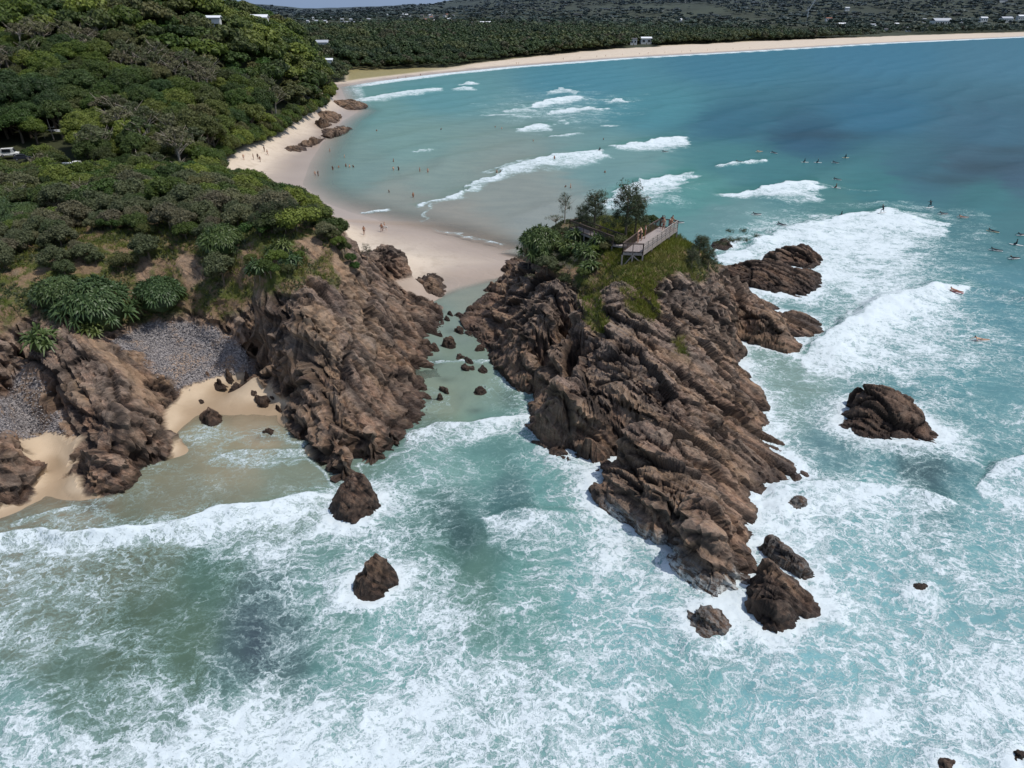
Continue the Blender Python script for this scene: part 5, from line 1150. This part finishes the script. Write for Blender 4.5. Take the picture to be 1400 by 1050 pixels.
def rig(pose):
    """joint positions of a 1.75 m adult in a pose; +Y is forward"""
    J = {'pel': (0, 0, .95), 'sp': (0, .0, 1.15), 'ch': (0, 0, 1.36), 'nk': (0, .01, 1.5), 'hd': (0, .02, 1.62), 'tp': (0, .01, 1.73)}
    for s, k in ((-1, 'l'), (1, 'r')):
        J['sh' + k] = (.19 * s, 0, 1.42); J['el' + k] = (.26 * s, -.02, 1.14); J['wr' + k] = (.28 * s, .06, .9); J['hn' + k] = (.28 * s, .09, .81)
        J['hp' + k] = (.1 * s, 0, .9); J['kn' + k] = (.12 * s, .03, .49); J['an' + k] = (.13 * s, -.02, .09); J['to' + k] = (.14 * s, .14, .03)
    if pose == 'walk':
        J['knr'] = (.11, .2, .52); J['anr'] = (.12, .3, .12); J['tor'] = (.12, .44, .05); J['knl'] = (-.11, -.08, .5); J['anl'] = (-.12, -.36, .14); J['tol'] = (-.12, -.26, .04)
        J['wrl'] = (-.27, .22, .95); J['hnl'] = (-.26, .3, .9); J['wrr'] = (.3, -.16, .92); J['hnr'] = (.3, -.2, .84)
    if pose == 'lean':
        for k in ('sp', 'ch', 'nk', 'hd', 'tp', 'shl', 'shr'): x, y, z = J[k]; J[k] = (x, y + (z - .95) * .35, z - .03)
        for s, k in ((-1, 'l'), (1, 'r')): J['el' + k] = (.27 * s, .32, 1.18); J['wr' + k] = (.2 * s, .5, 1.12); J['hn' + k] = (.16 * s, .58, 1.12)
    if pose == 'hands_up':
        J['elr'] = (.34, .05, 1.5); J['wrr'] = (.2, .08, 1.68); J['hnr'] = (.12, .1, 1.72)
    if pose == 'sit':
        for k in J: x, y, z = J[k]; J[k] = (x, y, z - .8)
        for s, k in ((-1, 'l'), (1, 'r')): J['kn' + k] = (.3 * s, .34, .08); J['an' + k] = (.34 * s, .3, -.3); J['to' + k] = (.36 * s, .42, -.4); J['wr' + k] = (.2 * s, .24, .22); J['hn' + k] = (.16 * s, .32, .16)
    if pose == 'prone':
        J = {'pel': (0, 0, .14), 'sp': (0, .2, .15), 'ch': (0, .42, .22), 'nk': (0, .56, .31), 'hd': (0, .66, .4), 'tp': (0, .73, .48)}
        for s, k in ((-1, 'l'), (1, 'r')):
            J['sh' + k] = (.19 * s, .48, .24); J['el' + k] = (.36 * s, .6, .12); J['wr' + k] = (.36 * s, .86 if s > 0 else .42, .02); J['hn' + k] = (.36 * s, .96 if s > 0 else .34, -.03)
            J['hp' + k] = (.1 * s, -.05, .13); J['kn' + k] = (.11 * s, -.46, .1); J['an' + k] = (.1 * s, -.88, .12); J['to' + k] = (.1 * s, -1.02, .1)
    if pose == 'ride':
        for k in ('pel', 'sp', 'ch', 'nk', 'hd', 'tp', 'shl', 'shr', 'hpl', 'hpr'): x, y, z = J[k]; J[k] = (x, y + (z - .9) * .4 - .1, z - .3)
        for s, k in ((-1, 'l'), (1, 'r')):
            J['kn' + k] = (.3 * s, .12, .42); J['an' + k] = (.38 * s, -.05, .09); J['to' + k] = (.4 * s, .1, .03); J['el' + k] = (.45 * s, .1, 1.08); J['wr' + k] = (.66 * s, .2, 1.12); J['hn' + k] = (.74 * s, .22, 1.12)
    return J
BN = [('pel', 'sp'), ('sp', 'ch'), ('ch', 'nk'), ('nk', 'hd'), ('hd', 'tp')] + [(a + s, b + s) for s in 'lr' for a, b in (('sh', 'el'), ('el', 'wr'), ('wr', 'hn'), ('hp', 'kn'), ('kn', 'an'), ('an', 'to'))] + [('ch', 'shl'), ('ch', 'shr'), ('pel', 'hpl'), ('pel', 'hpr')]
RD = {'pel': .145, 'sp': .125, 'ch': .15, 'nk': .06, 'hd': .1, 'tp': .075, 'sh': .065, 'el': .045, 'wr': .032, 'hn': .04, 'hp': .1, 'kn': .062, 'an': .04, 'to': .038}
BODY = {}
def body(pose):
    if pose in BODY: return BODY[pose]
    J = rig(pose); ks = list(J); rd_ = [RD.get(k, RD.get(k[:-1], .05)) for k in ks]
    full = skinned('body_' + pose, [J[k] for k in ks], [(ks.index(a), ks.index(b)) for a, b in BN], rd_)
    hd = np.array(J['hd']); tp = np.array(J['tp'])
    up = (tp - hd) / np.linalg.norm(tp - hd)
    hair = skinned('hair_' + pose, [tuple(hd - np.array([0, .045, -.02])), tuple(hd * .4 + tp * .6 - np.array([0, .02, 0])), tuple(tp + up * .005)], [(0, 1), (1, 2)], [.085, .098, .075])
    hips = {k: np.array(J[k]) for k in ('pel', 'sp', 'hpl', 'hpr', 'knl', 'knr')}
    tr = skinned('trunks_' + pose, [tuple(hips['pel']), tuple(hips['pel'] * .6 + hips['sp'] * .4), tuple(hips['hpl']), tuple(hips['hpr']), tuple(hips['hpl'] * .55 + hips['knl'] * .45), tuple(hips['hpr'] * .55 + hips['knr'] * .45)], [(0, 1), (0, 2), (0, 3), (2, 4), (3, 5)], [.158, .142, .115, .115, .1, .1])
    top = skinned('top_' + pose, [tuple(np.array(J['sp']) * .5 + np.array(J['pel']) * .5), J['sp'], J['ch'], tuple(np.array(J['shl']) * .8 + np.array(J['ch']) * .2), tuple(np.array(J['shr']) * .8 + np.array(J['ch']) * .2)], [(0, 1), (1, 2), (2, 3), (2, 4)], [.145, .14, .165, .085, .085])
    BODY[pose] = (full, hair, tr, top); return BODY[pose]
_mc = {}
def withmat(me, mat):
    k = (me.name, mat.name)
    if k not in _mc: c = me.copy(); c.name = me.name.split('_')[0]; c.materials.clear(); c.materials.append(mat); _mc[k] = c
    return _mc[k]
npeo = 0
def person(pose, loc, rz, label, skin=0, trunks='black', top=None, hair=0, wetsuit=False, group=None, s=1.0):
    global npeo; npeo += 1
    r = root('person', loc, label, 'person', group, rz); r.scale = (s, s, s)
    f, h, t_, tp = body(pose)
    link('body', withmat(f, M_SUIT if wetsuit else M_SKIN[skin]), None, r); link('hair', withmat(h, M_HAIRM[hair]), None, r)
    if not wetsuit: link('swimwear', withmat(t_, M_CL[trunks]), None, r)
    if top: link('shirt', withmat(tp, M_CL[top]), None, r)
    return r
def board_mesh(L=2.3, W=.54):
    n = 14; V = []; F = []; m = 8
    for i in range(n + 1):
        f = i / n; y = (f - .5) * L; w_ = W / 2 * (max(0.02, math.sin(math.pi * min(1, f * .93 + .06)) ** .55)); rk = .1 * max(0, (f - .7) / .3) ** 2
        for j in range(m): a = 2 * math.pi * j / m; V.append((w_ * math.cos(a), y, rk + .035 * math.sin(a)))
    for i in range(n):
        for j in range(m): F.append((i * m + j, i * m + (j + 1) % m, (i + 1) * m + (j + 1) % m, (i + 1) * m + j))
    F2 = [tuple(range(m))[::-1], tuple(n * m + j for j in range(m))]
    me = new_mesh('board', V, F + F2, True); return me
BM = board_mesh(); FIN = None
M_BD = [plain('white_board', lin(228, 228, 224), .3, .05), plain('cream_board', lin(222, 210, 170), .3, .05), plain('red_board', lin(190, 80, 70), .3, .05)]
FV, FF = box((0, -.95, -.1), (.015, .16, .16)); 
def surfboard(loc, rz, label, col=0, rot=None, group=None):
    r = root('surfboard', loc, label, 'surfboard', group, rz)
    if rot: r.rotation_euler = rot
    link('deck', withmat(BM, M_BD[col]), None, r); link('fin', new_mesh('fin', FV, FF), M_SUIT, r); return r
SEAV = V; 
_sv = np.empty(len(bpy.data.objects['sea'].data.vertices) * 3, np.float32); bpy.data.objects['sea'].data.vertices.foreach_get('co', _sv); _sv = _sv.reshape(-1, 3)
def seaz(x, y):
    m = np.argmin((_sv[:, 0] - x) ** 2 + (_sv[:, 1] - y) ** 2); return float(_sv[m, 2])
def onsea(px, py, dz=0):
    x, y, _ = P(px, py, 0); z = seaz(x, y); x, y, _ = P(px, py, z); return (x, y, z + dz)
SURF = [(1010, 222, 'prone', 'surfer lying on a board at the left end of the short breaking wave'), (1038, 208, 'prone', 'left of two prone surfers beyond the short breaking wave'), (1058, 209.5, 'prone', 'right of two prone surfers beyond the short breaking wave'), (1100, 222, 'sit', 'leftmost surfer sitting in the line of three beyond the wave'), (1118, 222.5, 'sit', 'middle surfer sitting in the line of three beyond the wave'), (1142, 223, 'prone', 'prone surfer ending the line of three beyond the wave'), (1156, 216, 'sit', 'farthest surfer sitting up in the dark blue water'),
 (1144, 246, 'prone', 'surfer paddling just behind the seated one right of the foaming wave'), (1143, 257, 'sit', 'surfer sitting on a white board right of the foaming wave'), (1034, 294, 'prone', 'surfer paddling right of the lookout deck'), (1068, 308, 'prone', 'surfer paddling just above the edge of the big white foam'), (1150, 296, 'sit', 'lone surfer sitting in green water above the big foam'), (1206, 291, 'ride', 'surfer standing at the peak of the big white wave'), (1271, 284, 'ride', 'surfer crouching on the green shoulder right of the big white wave'),
 (1289, 293, 'prone', 'surfer lying just below the crouching one'), (1316, 298, 'prone', 'surfer lying right of the crouching one'), (1357, 317, 'prone', 'surfer on a cream board pointing to the right edge'), (1396, 322, 'prone', 'surfer cut by the right edge of the picture'), (1389, 335, 'sit', 'surfer sitting near the right edge'), (1361, 343, 'prone', 'surfer in black paddling below the cream board'), (1386, 354, 'prone', 'lowest of the surfers in the group by the right edge'), (1306, 399, 'prone', 'bodyboarder in red dropping down the crest of the nearest big wave'), (1340, 466, 'prone', 'lone paddler in the white water behind the nearest big wave'),
 (909, 208, 'prone', 'surfer on a white board below the wave left of centre bay'), (820, 206, 'sit', 'surfer sitting at the right end of the long foam line'), (928, 305, 'prone', 'surfer half hidden beyond the end of the lookout deck')]
for i, (a, b, ps, lab) in enumerate(SURF):
    red = a == 1306; x, y, z = onsea(a, b); rz = 1.25 + .5 * math.sin(i * 2.3)
    if ps == 'ride': rz = -1.2
    person(ps, (x, y, z + (.12 if ps != 'ride' else .14)), rz + (math.pi / 2 if ps == 'ride' else 0), lab, skin=i % 3, wetsuit=(i % 7 != 1 and not red), trunks='red' if red else 'black', top='red' if red else None, hair=(i % 4 == 0) * 1, s=1.1)
    surfboard((x, y, z + .06), rz, ('red board under the bodyboarder on the nearest big wave' if red else 'board of the lone paddler in the white water' if 'lone paddler' in lab else ' '.join(lab.replace('surfer', 'surfboard of the surfer').split()[:16])), col=2 if red else (1 if i % 5 == 1 else 0))
SWIM = [(515, 179, 1.1), (471, 215, .9), (455, 232, .7), (473, 228, .8), (478, 229, .8), (483, 229, 1.0), (538, 221, .8), (538, 233, .6), (545, 233, .6), (574, 235, .5), (585, 236, .5), (532, 263, 1.1), (565, 270, .45), (679, 236, .9), (684, 236, .9), (758, 216, 1.0), (729, 193, 1.1), (825, 191, 1.1), (827, 236, 1.1), (780, 257, .6), (773, 256, 1.2), (677, 174, 1.1), (686, 176, 1.1), (603, 177, 1.2), (451, 207, .8), (431, 240, .5), (435, 240, .5), (463, 229, 1.1)]
SWL = ['swimmer farthest out in the pale water off the point', 'bather deep in the water off the left beach', 'bather wading near the left beach group', 'left one of three bathers close together', 'middle one of three bathers close together', 'right one of three bathers close together', 'bather standing alone above a wading pair', 'left one of the wading pair', 'right one of the wading pair', 'left one of two upright waders in the middle of the bay', 'right one of two upright waders in the middle of the bay', 'swimmer low in the water nearest the beach', 'bather standing in knee deep water nearest the neck of sand', 'left swimmer of a pair in the long foam line', 'right swimmer of a pair in the long foam line', 'swimmer at the top edge of the long foam line', 'swimmer below the small white wave', 'swimmer right of the small white wave', 'swimmer in calm water right of the long foam line', 'bather standing in the water above the islet trees', 'bather crouching in the water above the islet trees', 'left one of two far swimmers', 'right one of two far swimmers', 'swimmer alone in the middle of the bay', 'bather just off the rocks of the left beach', 'left one of a couple wading at the beach edge', 'right one of a couple wading at the beach edge', 'swimmer with only head showing beside the three bathers']
for i, ((a, b, dp), lab) in enumerate(zip(SWIM, SWL)):
    x, y, z = onsea(a, b); person(['stand', 'walk', 'hands_up'][i % 3], (x, y, z - dp), i * 1.9, lab, skin=i % 3, trunks=['black', 'blue', 'red', 'grey'][i % 4], hair=i % 2, top='black' if i % 3 == 2 else None)
def onland(px, py):
    x, y, _ = P(px, py, .5)
    for _ in range(4): z = gz(x, y); x, y, _ = P(px, py, z)
    return (x, y, gz(x, y))
for a, b, lab, ps, cl in [(498, 321, 'bather walking on wet sand below the headland', 'walk', 'black'), (522, 317, 'person in dark clothes carrying a white board on wet sand', 'walk', 'grey'), (526, 315, 'companion walking right beside the board carrier', 'walk', 'black'), (334, 222, 'leftmost beachgoer standing on the cove beach', 'stand', 'blue'), (347, 220, 'beachgoer standing left of the cove beach group', 'stand', 'red'), (353, 219, 'taller beachgoer in the cove beach group', 'stand', 'black'), (356, 222, 'beachgoer in dark clothes in front of the taller one', 'walk', 'black'), (362, 210, 'beachgoer near the rocks, left one', 'stand', 'white'), (366, 213, 'beachgoer near the rocks, right one', 'walk', 'blue'), (365, 249, 'beachgoer alone at the waterline of the cove beach', 'walk', 'red'),
        (544, 108, 'left one of three tiny figures on the far sand', 'stand', 'black'), (555, 107, 'middle one of three tiny figures on the far sand', 'stand', 'black'), (575, 104, 'right one of three tiny figures on the far sand', 'walk', 'red'), (706, 88, 'left one of a couple where the far beach narrows', 'stand', 'black'), (709, 88, 'right one of a couple where the far beach narrows', 'stand', 'blue')]:
    l = onland(a, b); person(ps, (l[0], l[1], l[2] - .02), a * 1.3, lab, skin=a % 3, trunks=cl, top=cl if a % 2 else None)
for i in range(14):
    a = 770 + i * 19 + (i * 37) % 11; b = np.interp(a, [700, 850, 1000, 1200], [87, 76, 68, 57]); l = onland(a, b); person('stand', l, i, 'tiny figure strolling along the far beach', skin=i % 3, group='figures strolling along the far beach')
l = onland(522, 317); surfboard((l[0] + .28, l[1] + .1, l[2] + 1.0), 0, 'white surfboard carried under an arm on the wet sand', 0, rot=(0, math.radians(82), math.radians(60)))
for f, s, ps, rz, lab, sk, tr_, tp in [(.97, .35, 'lean', -1.2, 'person leaning on the far right corner rail of the lookout', 0, 'black', None), (.9, .22, 'stand', .5, 'person standing in red top near the far rail of the lookout', 1, 'blue', 'red'), (.93, .75, 'hands_up', -.3, 'person with raised arm at the far left of the lookout', 2, 'black', 'black'), (.84, .5, 'stand', 2.5, 'shirtless person in middle of the group at the far end of the lookout', 1, 'red', None), (.86, .2, 'lean', -1.3, 'person bending over the side rail of the lookout', 0, 'grey', None),
        (.42, .82, 'lean', 1.2, 'person leaning on the left rail midway along the lookout', 1, 'black', None), (.5, .8, 'stand', 1.4, 'person standing beside the one leaning on the left rail', 0, 'blue', 'white'), (.33, .85, 'hands_up', 1, 'person at the inner corner of the left rail of the lookout', 1, 'black', 'black')]:
    rgt = B + (C_ - B) * f; lft = (A + (E_ - A) * f / .5) if f < .5 else (E_ + (D_ - E_) * (f - .5) / .5); q = rgt + (lft - rgt) * s
    person(ps, (q[0], q[1], DZ + .03), rz, lab, skin=sk, trunks=tr_, top=tp)
# ------------------------------------------------------------------ hut, cars, pole
M_WHITE = plain('white_paint', lin(216, 216, 212), .6, .06); M_ROOF = plain('grey_metal_roof', lin(140, 142, 150), .5, .12); M_GLASS = plain('dark_glass', lin(30, 38, 44), .15, .1, spec=.6); M_TYRE = plain('black_rubber', lin(26, 26, 28), .9, .1); M_WALLS = [plain('cream_wall', lin(196, 186, 166), .8, .08), plain('white_wall', lin(206, 206, 202), .8, .06), plain('brown_wall', lin(120, 98, 80), .8, .1)]
M_ROOFS = [plain('white_roof', lin(222, 224, 226), .5, .05), plain('pale_grey_roof', lin(168, 172, 178), .5, .08), plain('terracotta_roof', lin(138, 96, 80), .8, .1), plain('dark_roof', lin(84, 82, 86), .7, .1)]
def house(loc, w_, d_, h_, rz, label, roof=0, wall=0, group=None, pitch=.32, nwin=4, name='house'):
    r = root(name, loc, label, 'house', group, rz)
    wl = part('wall', [box((0, 0, h_ / 2 - .5), (w_, d_, h_ + 1))], M_WALLS[wall], r)
    e = .5; rh = d_ * pitch
    V = np.array([(-w_ / 2 - e, -d_ / 2 - e, h_), (w_ / 2 + e, -d_ / 2 - e, h_), (w_ / 2 + e, 0, h_ + rh), (-w_ / 2 - e, 0, h_ + rh), (-w_ / 2 - e, d_ / 2 + e, h_), (w_ / 2 + e, d_ / 2 + e, h_)])
    V2 = V + (0, 0, .18); F = [(0, 3, 2, 1), (3, 4, 5, 2), (6, 7, 8, 9), (9, 8, 11, 10), (0, 1, 7, 6), (4, 10, 11, 5), (0, 6, 9, 3), (3, 9, 10, 4), (1, 2, 8, 7), (2, 5, 11, 8)]
    link('roof', new_mesh('roof', np.concatenate([V, V2]), F), M_ROOFS[roof], r)
    for i in range(nwin):
        x = (i + .5) / nwin * w_ - w_ / 2; f = part('window', [box((x, -d_ / 2 - .03, h_ * .55), (w_ / nwin * .55, .06, h_ * .4))], M_WHITE, r)
        part('pane', [box((x, -d_ / 2 - .075, h_ * .55), (w_ / nwin * .48, .03, h_ * .33))], M_GLASS, f)
    part('door', [box((w_ * .02, -d_ / 2 - .05, 1.05), (1.0, .09, 2.1))], M_WALLS[2], r)
    return r
def gland(px, py, z0=5):
    return at(px, py, z0, gz)
x, y, z = P(78, 203, 5.3); 
cp = tag(link('car_park', new_mesh('car_park', [(-134, 168, 6.35), (-112, 165, 6.2), (-114, 174, 6.2), (-136, 178, 6.4)], [(0, 1, 2, 3)]), plain('worn_asphalt', lin(92, 90, 90), .9, .25, .4)), kind='structure')
house((x, y + 2, 5.3), 6.0, 5, 3.0, .12, 'small grey roofed hut among trees behind the pole', 1, 0, name='hut', nwin=2)
def car(loc, rz, label, mat, van=False):
    r = root('parked_car', loc, label, 'van' if van else 'car', None, rz)
    H_ = 2.0 if van else 1.45
    prof = [(-2.2, .35), (-2.25, .9), (-1.9, 1.0), (-1.6, H_ - .05), (1.0 if van else .7, H_), (1.5, 1.0), (2.15, .85), (2.2, .35)] if van else [(-2.1, .35), (-2.15, .85), (-1.75, .98), (-1.2, 1.4), (.35, 1.45), (1.05, .98), (2.0, .82), (2.1, .35)]
    n = len(prof); V = [(a, s * (.86 if b < 1 else .72), b) for s in (-1, 1) for a, b in prof]; F = [tuple(range(n))[::-1], tuple(range(n, 2 * n))] + [(i, (i + 1) % n, n + (i + 1) % n, n + i) for i in range(n)]
    link('body', new_mesh('body', V, F), mat, r)
    g = []
    a0, a1 = (prof[2], prof[3]), (prof[4], prof[5])
    for (p0, p1) in (a0, a1):
        m_ = ((p0[0] + p1[0]) / 2, 0, (p0[1] + p1[1]) / 2); L = math.hypot(p1[0] - p0[0], p1[1] - p0[1]); an = math.atan2(p1[1] - p0[1], p1[0] - p0[0])
        off = (-math.sin(an) * .012, 0, math.cos(an) * .012); R = np.array(Matrix.Rotation(-an, 3, 'Y')); g = [box(np.array(m_) + off, (L * .8, 1.3, .02), R)]
        part('windscreen', g, M_GLASS, r)
    for s in (-1, 1): part('side_window', [box((-.3, s * .82, (H_ + .98) / 2), (1.9, .04, (H_ - .98) * .7))], M_GLASS, r)
    for a in (-1.35, 1.3):
        for s in (-1, 1):
            V, F = tube([(a, s * .74, .32), (a, s * .9, .32)], [.32, .32], 14); V = np.concatenate([V, [(a, s * .74, .32), (a, s * .9, .32)]]); F = [tuple(q) for q in F] + [(28, i, (i + 1) % 14) for i in range(14)] + [(29, 14 + (i + 1) % 14, 14 + i) for i in range(14)]
            w_ = link('wheel', new_mesh('wheel', V, F), M_TYRE, r); V, F = tube([(a, s * .88, .32), (a, s * .915, .32)], [.18, .18], 10); V = np.concatenate([V, [(a, s * .915, .32)]]); link('rim', new_mesh('rim', V, [tuple(q) for q in F] + [(20, 10 + i, 10 + (i + 1) % 10) for i in range(10)]), M_ROOF, w_)
    for s in (-1, 1): part('headlight', [box((2.13, s * .6, .68), (.08, .3, .16))], M_WHITE, r)
    return r
M_CARS = [M_WHITE, plain('silver_paint', lin(150, 154, 160), .35, .05, metallic=.4), plain('dark_grey_paint', lin(58, 62, 70), .35, .05)]
for a, b, z, rz, m, van, lab in [(106, 234, 6.3, 1.4, 0, True, 'white van parked between bushes below the pole'), (92, 232, 6.3, 1.5, 1, False, 'silver car parked left of the white van'), (14, 214, 6.4, .3, 0, True, 'white van at the left edge of the car park'), (34, 219, 6.4, .2, 2, False, 'dark grey car beside the van at the left edge'), (46, 212, 6.4, .3, 1, False, 'silver car behind the dark grey one')]:
    x, y, _ = P(a, b, z); g_ = gz(x, y); car((x, y, max(g_, 6.45) if y > 163 else g_ + .05), rz, lab, M_CARS[m], van)
x, y, z = P(79, 206, 5.6); up_ = root('utility_pole', (x, y, 5.2), 'tall grey timber utility pole in front of the hut', 'pole')
part('pole', [tube([(0, 0, -.5), (-.5, 0, 8.6)], [.17, .11], 8)], M_DEAD, up_); part('crossarm', [beam((-1.5, 0, 6.4), (.9, 0, 6.4), .12, .14)], M_DEAD, up_); part('insulator', [beam((-1.3, 0, 6.5), (-1.3, 0, 6.75), .08, .08), beam((.7, 0, 6.5), (.7, 0, 6.75), .08, .08)], M_WHITE, up_)
x, y, z = P(66, 205, 5.6); up_ = root('utility_pole', (x, y, 5.4), 'thinner pole left of the tall grey one', 'pole'); part('pole', [tube([(0, 0, -.5), (0, 0, 6.4)], [.1, .07], 8)], M_DEAD, up_); part('crossarm', [beam((-.5, 0, 6.1), (.6, 0, 6.1), .08, .1)], M_DEAD, up_)
# ------------------------------------------------------------------ houses far off
def farspot(px, py, D_):
    """point at ground distance D_ seen at (px,py)"""
    xc = (px - 700) / FPX; yc = (525 - py) / FPX; t = D_ / (CP + yc * SP); return (xc * t, D_, CAMH + t * (-SP + yc * CP))
for a, b, D__, w_, h_, rf_, lab in HS:
    x, y, z, k_ = HPOS[(a, b)]
    house((x, y, z), w_ * k_ * .85, w_ * .42 * k_, max(h_, 4.5) + 2.8, .1, lab, rf_, 1, pitch=1.1 if a == 930 else .25, nwin=max(2, int(w_ / 6)))
for i, (x, y, z) in enumerate(SUB1):
    rf_ = [1, 3, 2, 3, 1, 3, 0][i % 7]
    house((x, y, z), RS.uniform(7, 13), 7, RS.uniform(8, 10.5), RS.uniform(-.5, .5), ['pale grey roofed house in the hillside suburb', 'dark roofed house in the hillside suburb', 'terracotta roofed house in the hillside suburb', 'white roofed house in the hillside suburb'][[1, 3, 2, 0].index(rf_)] if False else {0: 'white roofed house in the far hillside suburb', 1: 'pale grey roofed house in the far hillside suburb', 2: 'terracotta roofed house in the far hillside suburb', 3: 'dark roofed house in the far hillside suburb'}[rf_], rf_, i % 2, group={0: 'white roofed suburb houses', 1: 'grey roofed suburb houses', 2: 'terracotta roofed suburb houses', 3: 'dark roofed suburb houses'}[rf_], nwin=2)
for i, (x, y, z) in enumerate(SUB2):
    house((x, y, z), RS.uniform(8, 12), 7, 6.5, RS.uniform(-.5, .5), 'small grey roofed house along the left skyline woods', 1, 1, group='small houses along the left skyline', nwin=2)
for i, (x, y, z) in enumerate(SUB3):
    house((x, y, z), RS.uniform(7, 12), 7, 5.5, RS.uniform(-.5, .5), 'small pale beachfront house among trees', [0, 1, 3][i % 3], 1, group='small pale beachfront houses', nwin=2)
# crane
x, y, z = faron(1103, 29, 1750, 1); g_ = z; cr_ = root('tower_crane', (x, y, max(z - 3, g_)), 'white luffing tower crane rising behind the beach woods', 'crane')
M_CR = plain('crane_white', lin(196, 198, 196), .6, .05)
def lattice(a, b, w_, n):
    a = np.array(a, float); b = np.array(b, float); out = []
    d = (b - a) / np.linalg.norm(b - a); s = np.cross(d, (0, 1, 0)); s /= np.linalg.norm(s); u = np.cross(d, s)
    cs = [s * w_ + u * w_, s * w_ - u * w_, -s * w_ - u * w_, -s * w_ + u * w_]
    for c in cs: out.append(beam(a + c, b + c, .8, .8))
    for i in range(n):
        p0 = a + (b - a) * i / n; p1 = a + (b - a) * (i + 1) / n
        for k in range(4): out.append(beam(p0 + cs[k], p1 + cs[(k + 1) % 4], .4, .4))
    return out
part('mast', lattice((0, 0, 0), (0, 0, 32), .9, 12), M_CR, cr_); part('jib', lattice((0, 0, 31), (22, 0, 74), .7, 14), M_CR, cr_); part('counter_jib', lattice((0, 0, 31), (-7, 0, 33), .8, 3), M_CR, cr_); part('counterweight', [box((-7, 0, 31.5), (3, 2, 4))], M_ROOF, cr_)
part('tower_head', lattice((-1, 0, 31), (-4, 0, 42), .4, 4), M_CR, cr_); part('pendant_line', [beam((-4, 0, 42), (22, 0, 74), .3, .3)], M_CR, cr_)
part('cab', [box((1.8, -1, 31), (2, 2, 2.4))], M_GLASS, cr_)
# skyline pines
for a, b, D__, s, lab in [(323, 30, 430, .42, 'lone dark pine pricking the skyline left of the small dark hill'), (508, 48, 620, .95, 'left one of the tall dark pine pair behind the dunes'), (520, 50, 610, .95, 'right one of the tall dark pine pair behind the dunes'), (513, 52, 640, .8, 'shorter dark pine between the tall pair'), (1178, 42, 1500, 1.0, 'dark pine by the white beach building, left one'), (1186, 42, 1500, .8, 'dark pine by the white beach building, right one'), (1258, 42, 1540, .9, 'dark pine left of the apartment block'), (965, 50, 1100, .8, 'dark pine behind the middle of the far beach')]:
    x, y, z = faron(a, b, D__, 1); plant('norfolk_pine0', (x, y, z - .5), s, lab, 'pine tree', sz=1)
# ------------------------------------------------------------------ light, sky, camera
w = bpy.data.worlds.new('World'); scene.world = w; w.use_nodes = True
nt = w.node_tree; bg = nt.nodes['Background']
SUN_EL, SUN_AZ = 64.0, 98.0     # azimuth measured from +Y (away from the camera) towards +X (right)
sky = nt.nodes.new('ShaderNodeTexSky'); sky.sky_type = 'NISHITA'; sky.sun_disc = False
sky.sun_elevation = math.radians(SUN_EL); sky.sun_rotation = math.radians(SUN_AZ); sky.air_density = 1.2; sky.dust_density = 1.5; sky.altitude = 30
mx = nt.nodes.new('ShaderNodeMix'); mx.data_type = 'RGBA'; mx.blend_type = 'MIX'; mx.inputs[7].default_value = (1.8, 2.5, 3.8, 1)
tc = nt.nodes.new('ShaderNodeTexCoord'); sp = nt.nodes.new('ShaderNodeSeparateXYZ'); nt.links.new(tc.outputs['Generated'], sp.inputs[0])
cr = nt.nodes.new('ShaderNodeValToRGB'); cr.color_ramp.elements[0].position = 0.0; cr.color_ramp.elements[0].color = (1, 1, 1, 1); cr.color_ramp.elements[1].position = .28; cr.color_ramp.elements[1].color = (0, 0, 0, 1)
nt.links.new(sp.outputs[2], cr.inputs[0]); nt.links.new(sky.outputs[0], mx.inputs[6]); nt.links.new(cr.outputs[0], mx.inputs[0]); nt.links.new(mx.outputs[2], bg.inputs[0])
bg.inputs[1].default_value = .13
sl = bpy.data.lights.new('sun', 'SUN'); sl.energy = 3.0; sl.angle = math.radians(.6); sl.color = (1, .96, .9)
so = bpy.data.objects.new('sun', sl); COL.objects.link(so)
el, az = math.radians(SUN_EL), math.radians(SUN_AZ)
d = Vector((math.sin(az) * math.cos(el), math.cos(az) * math.cos(el), math.sin(el)))
so.rotation_euler = (-d).to_track_quat('-Z', 'Y').to_euler()
cam = bpy.data.cameras.new('camera'); cam.sensor_width = 36; cam.lens = 36 * FPX / 1400; cam.clip_end = 200000; cam.clip_start = .5
co = bpy.data.objects.new('camera', cam); COL.objects.link(co); co.location = (0, 0, CAMH); co.rotation_euler = (math.pi / 2 - PITCH, 0, 0)
scene.camera = co
scene.render.engine = 'CYCLES'; scene.view_settings.view_transform = 'Standard'; scene.view_settings.look = 'None'; scene.view_settings.exposure = 0
scene.cycles.max_bounces = 6; scene.cycles.transparent_max_bounces = 8
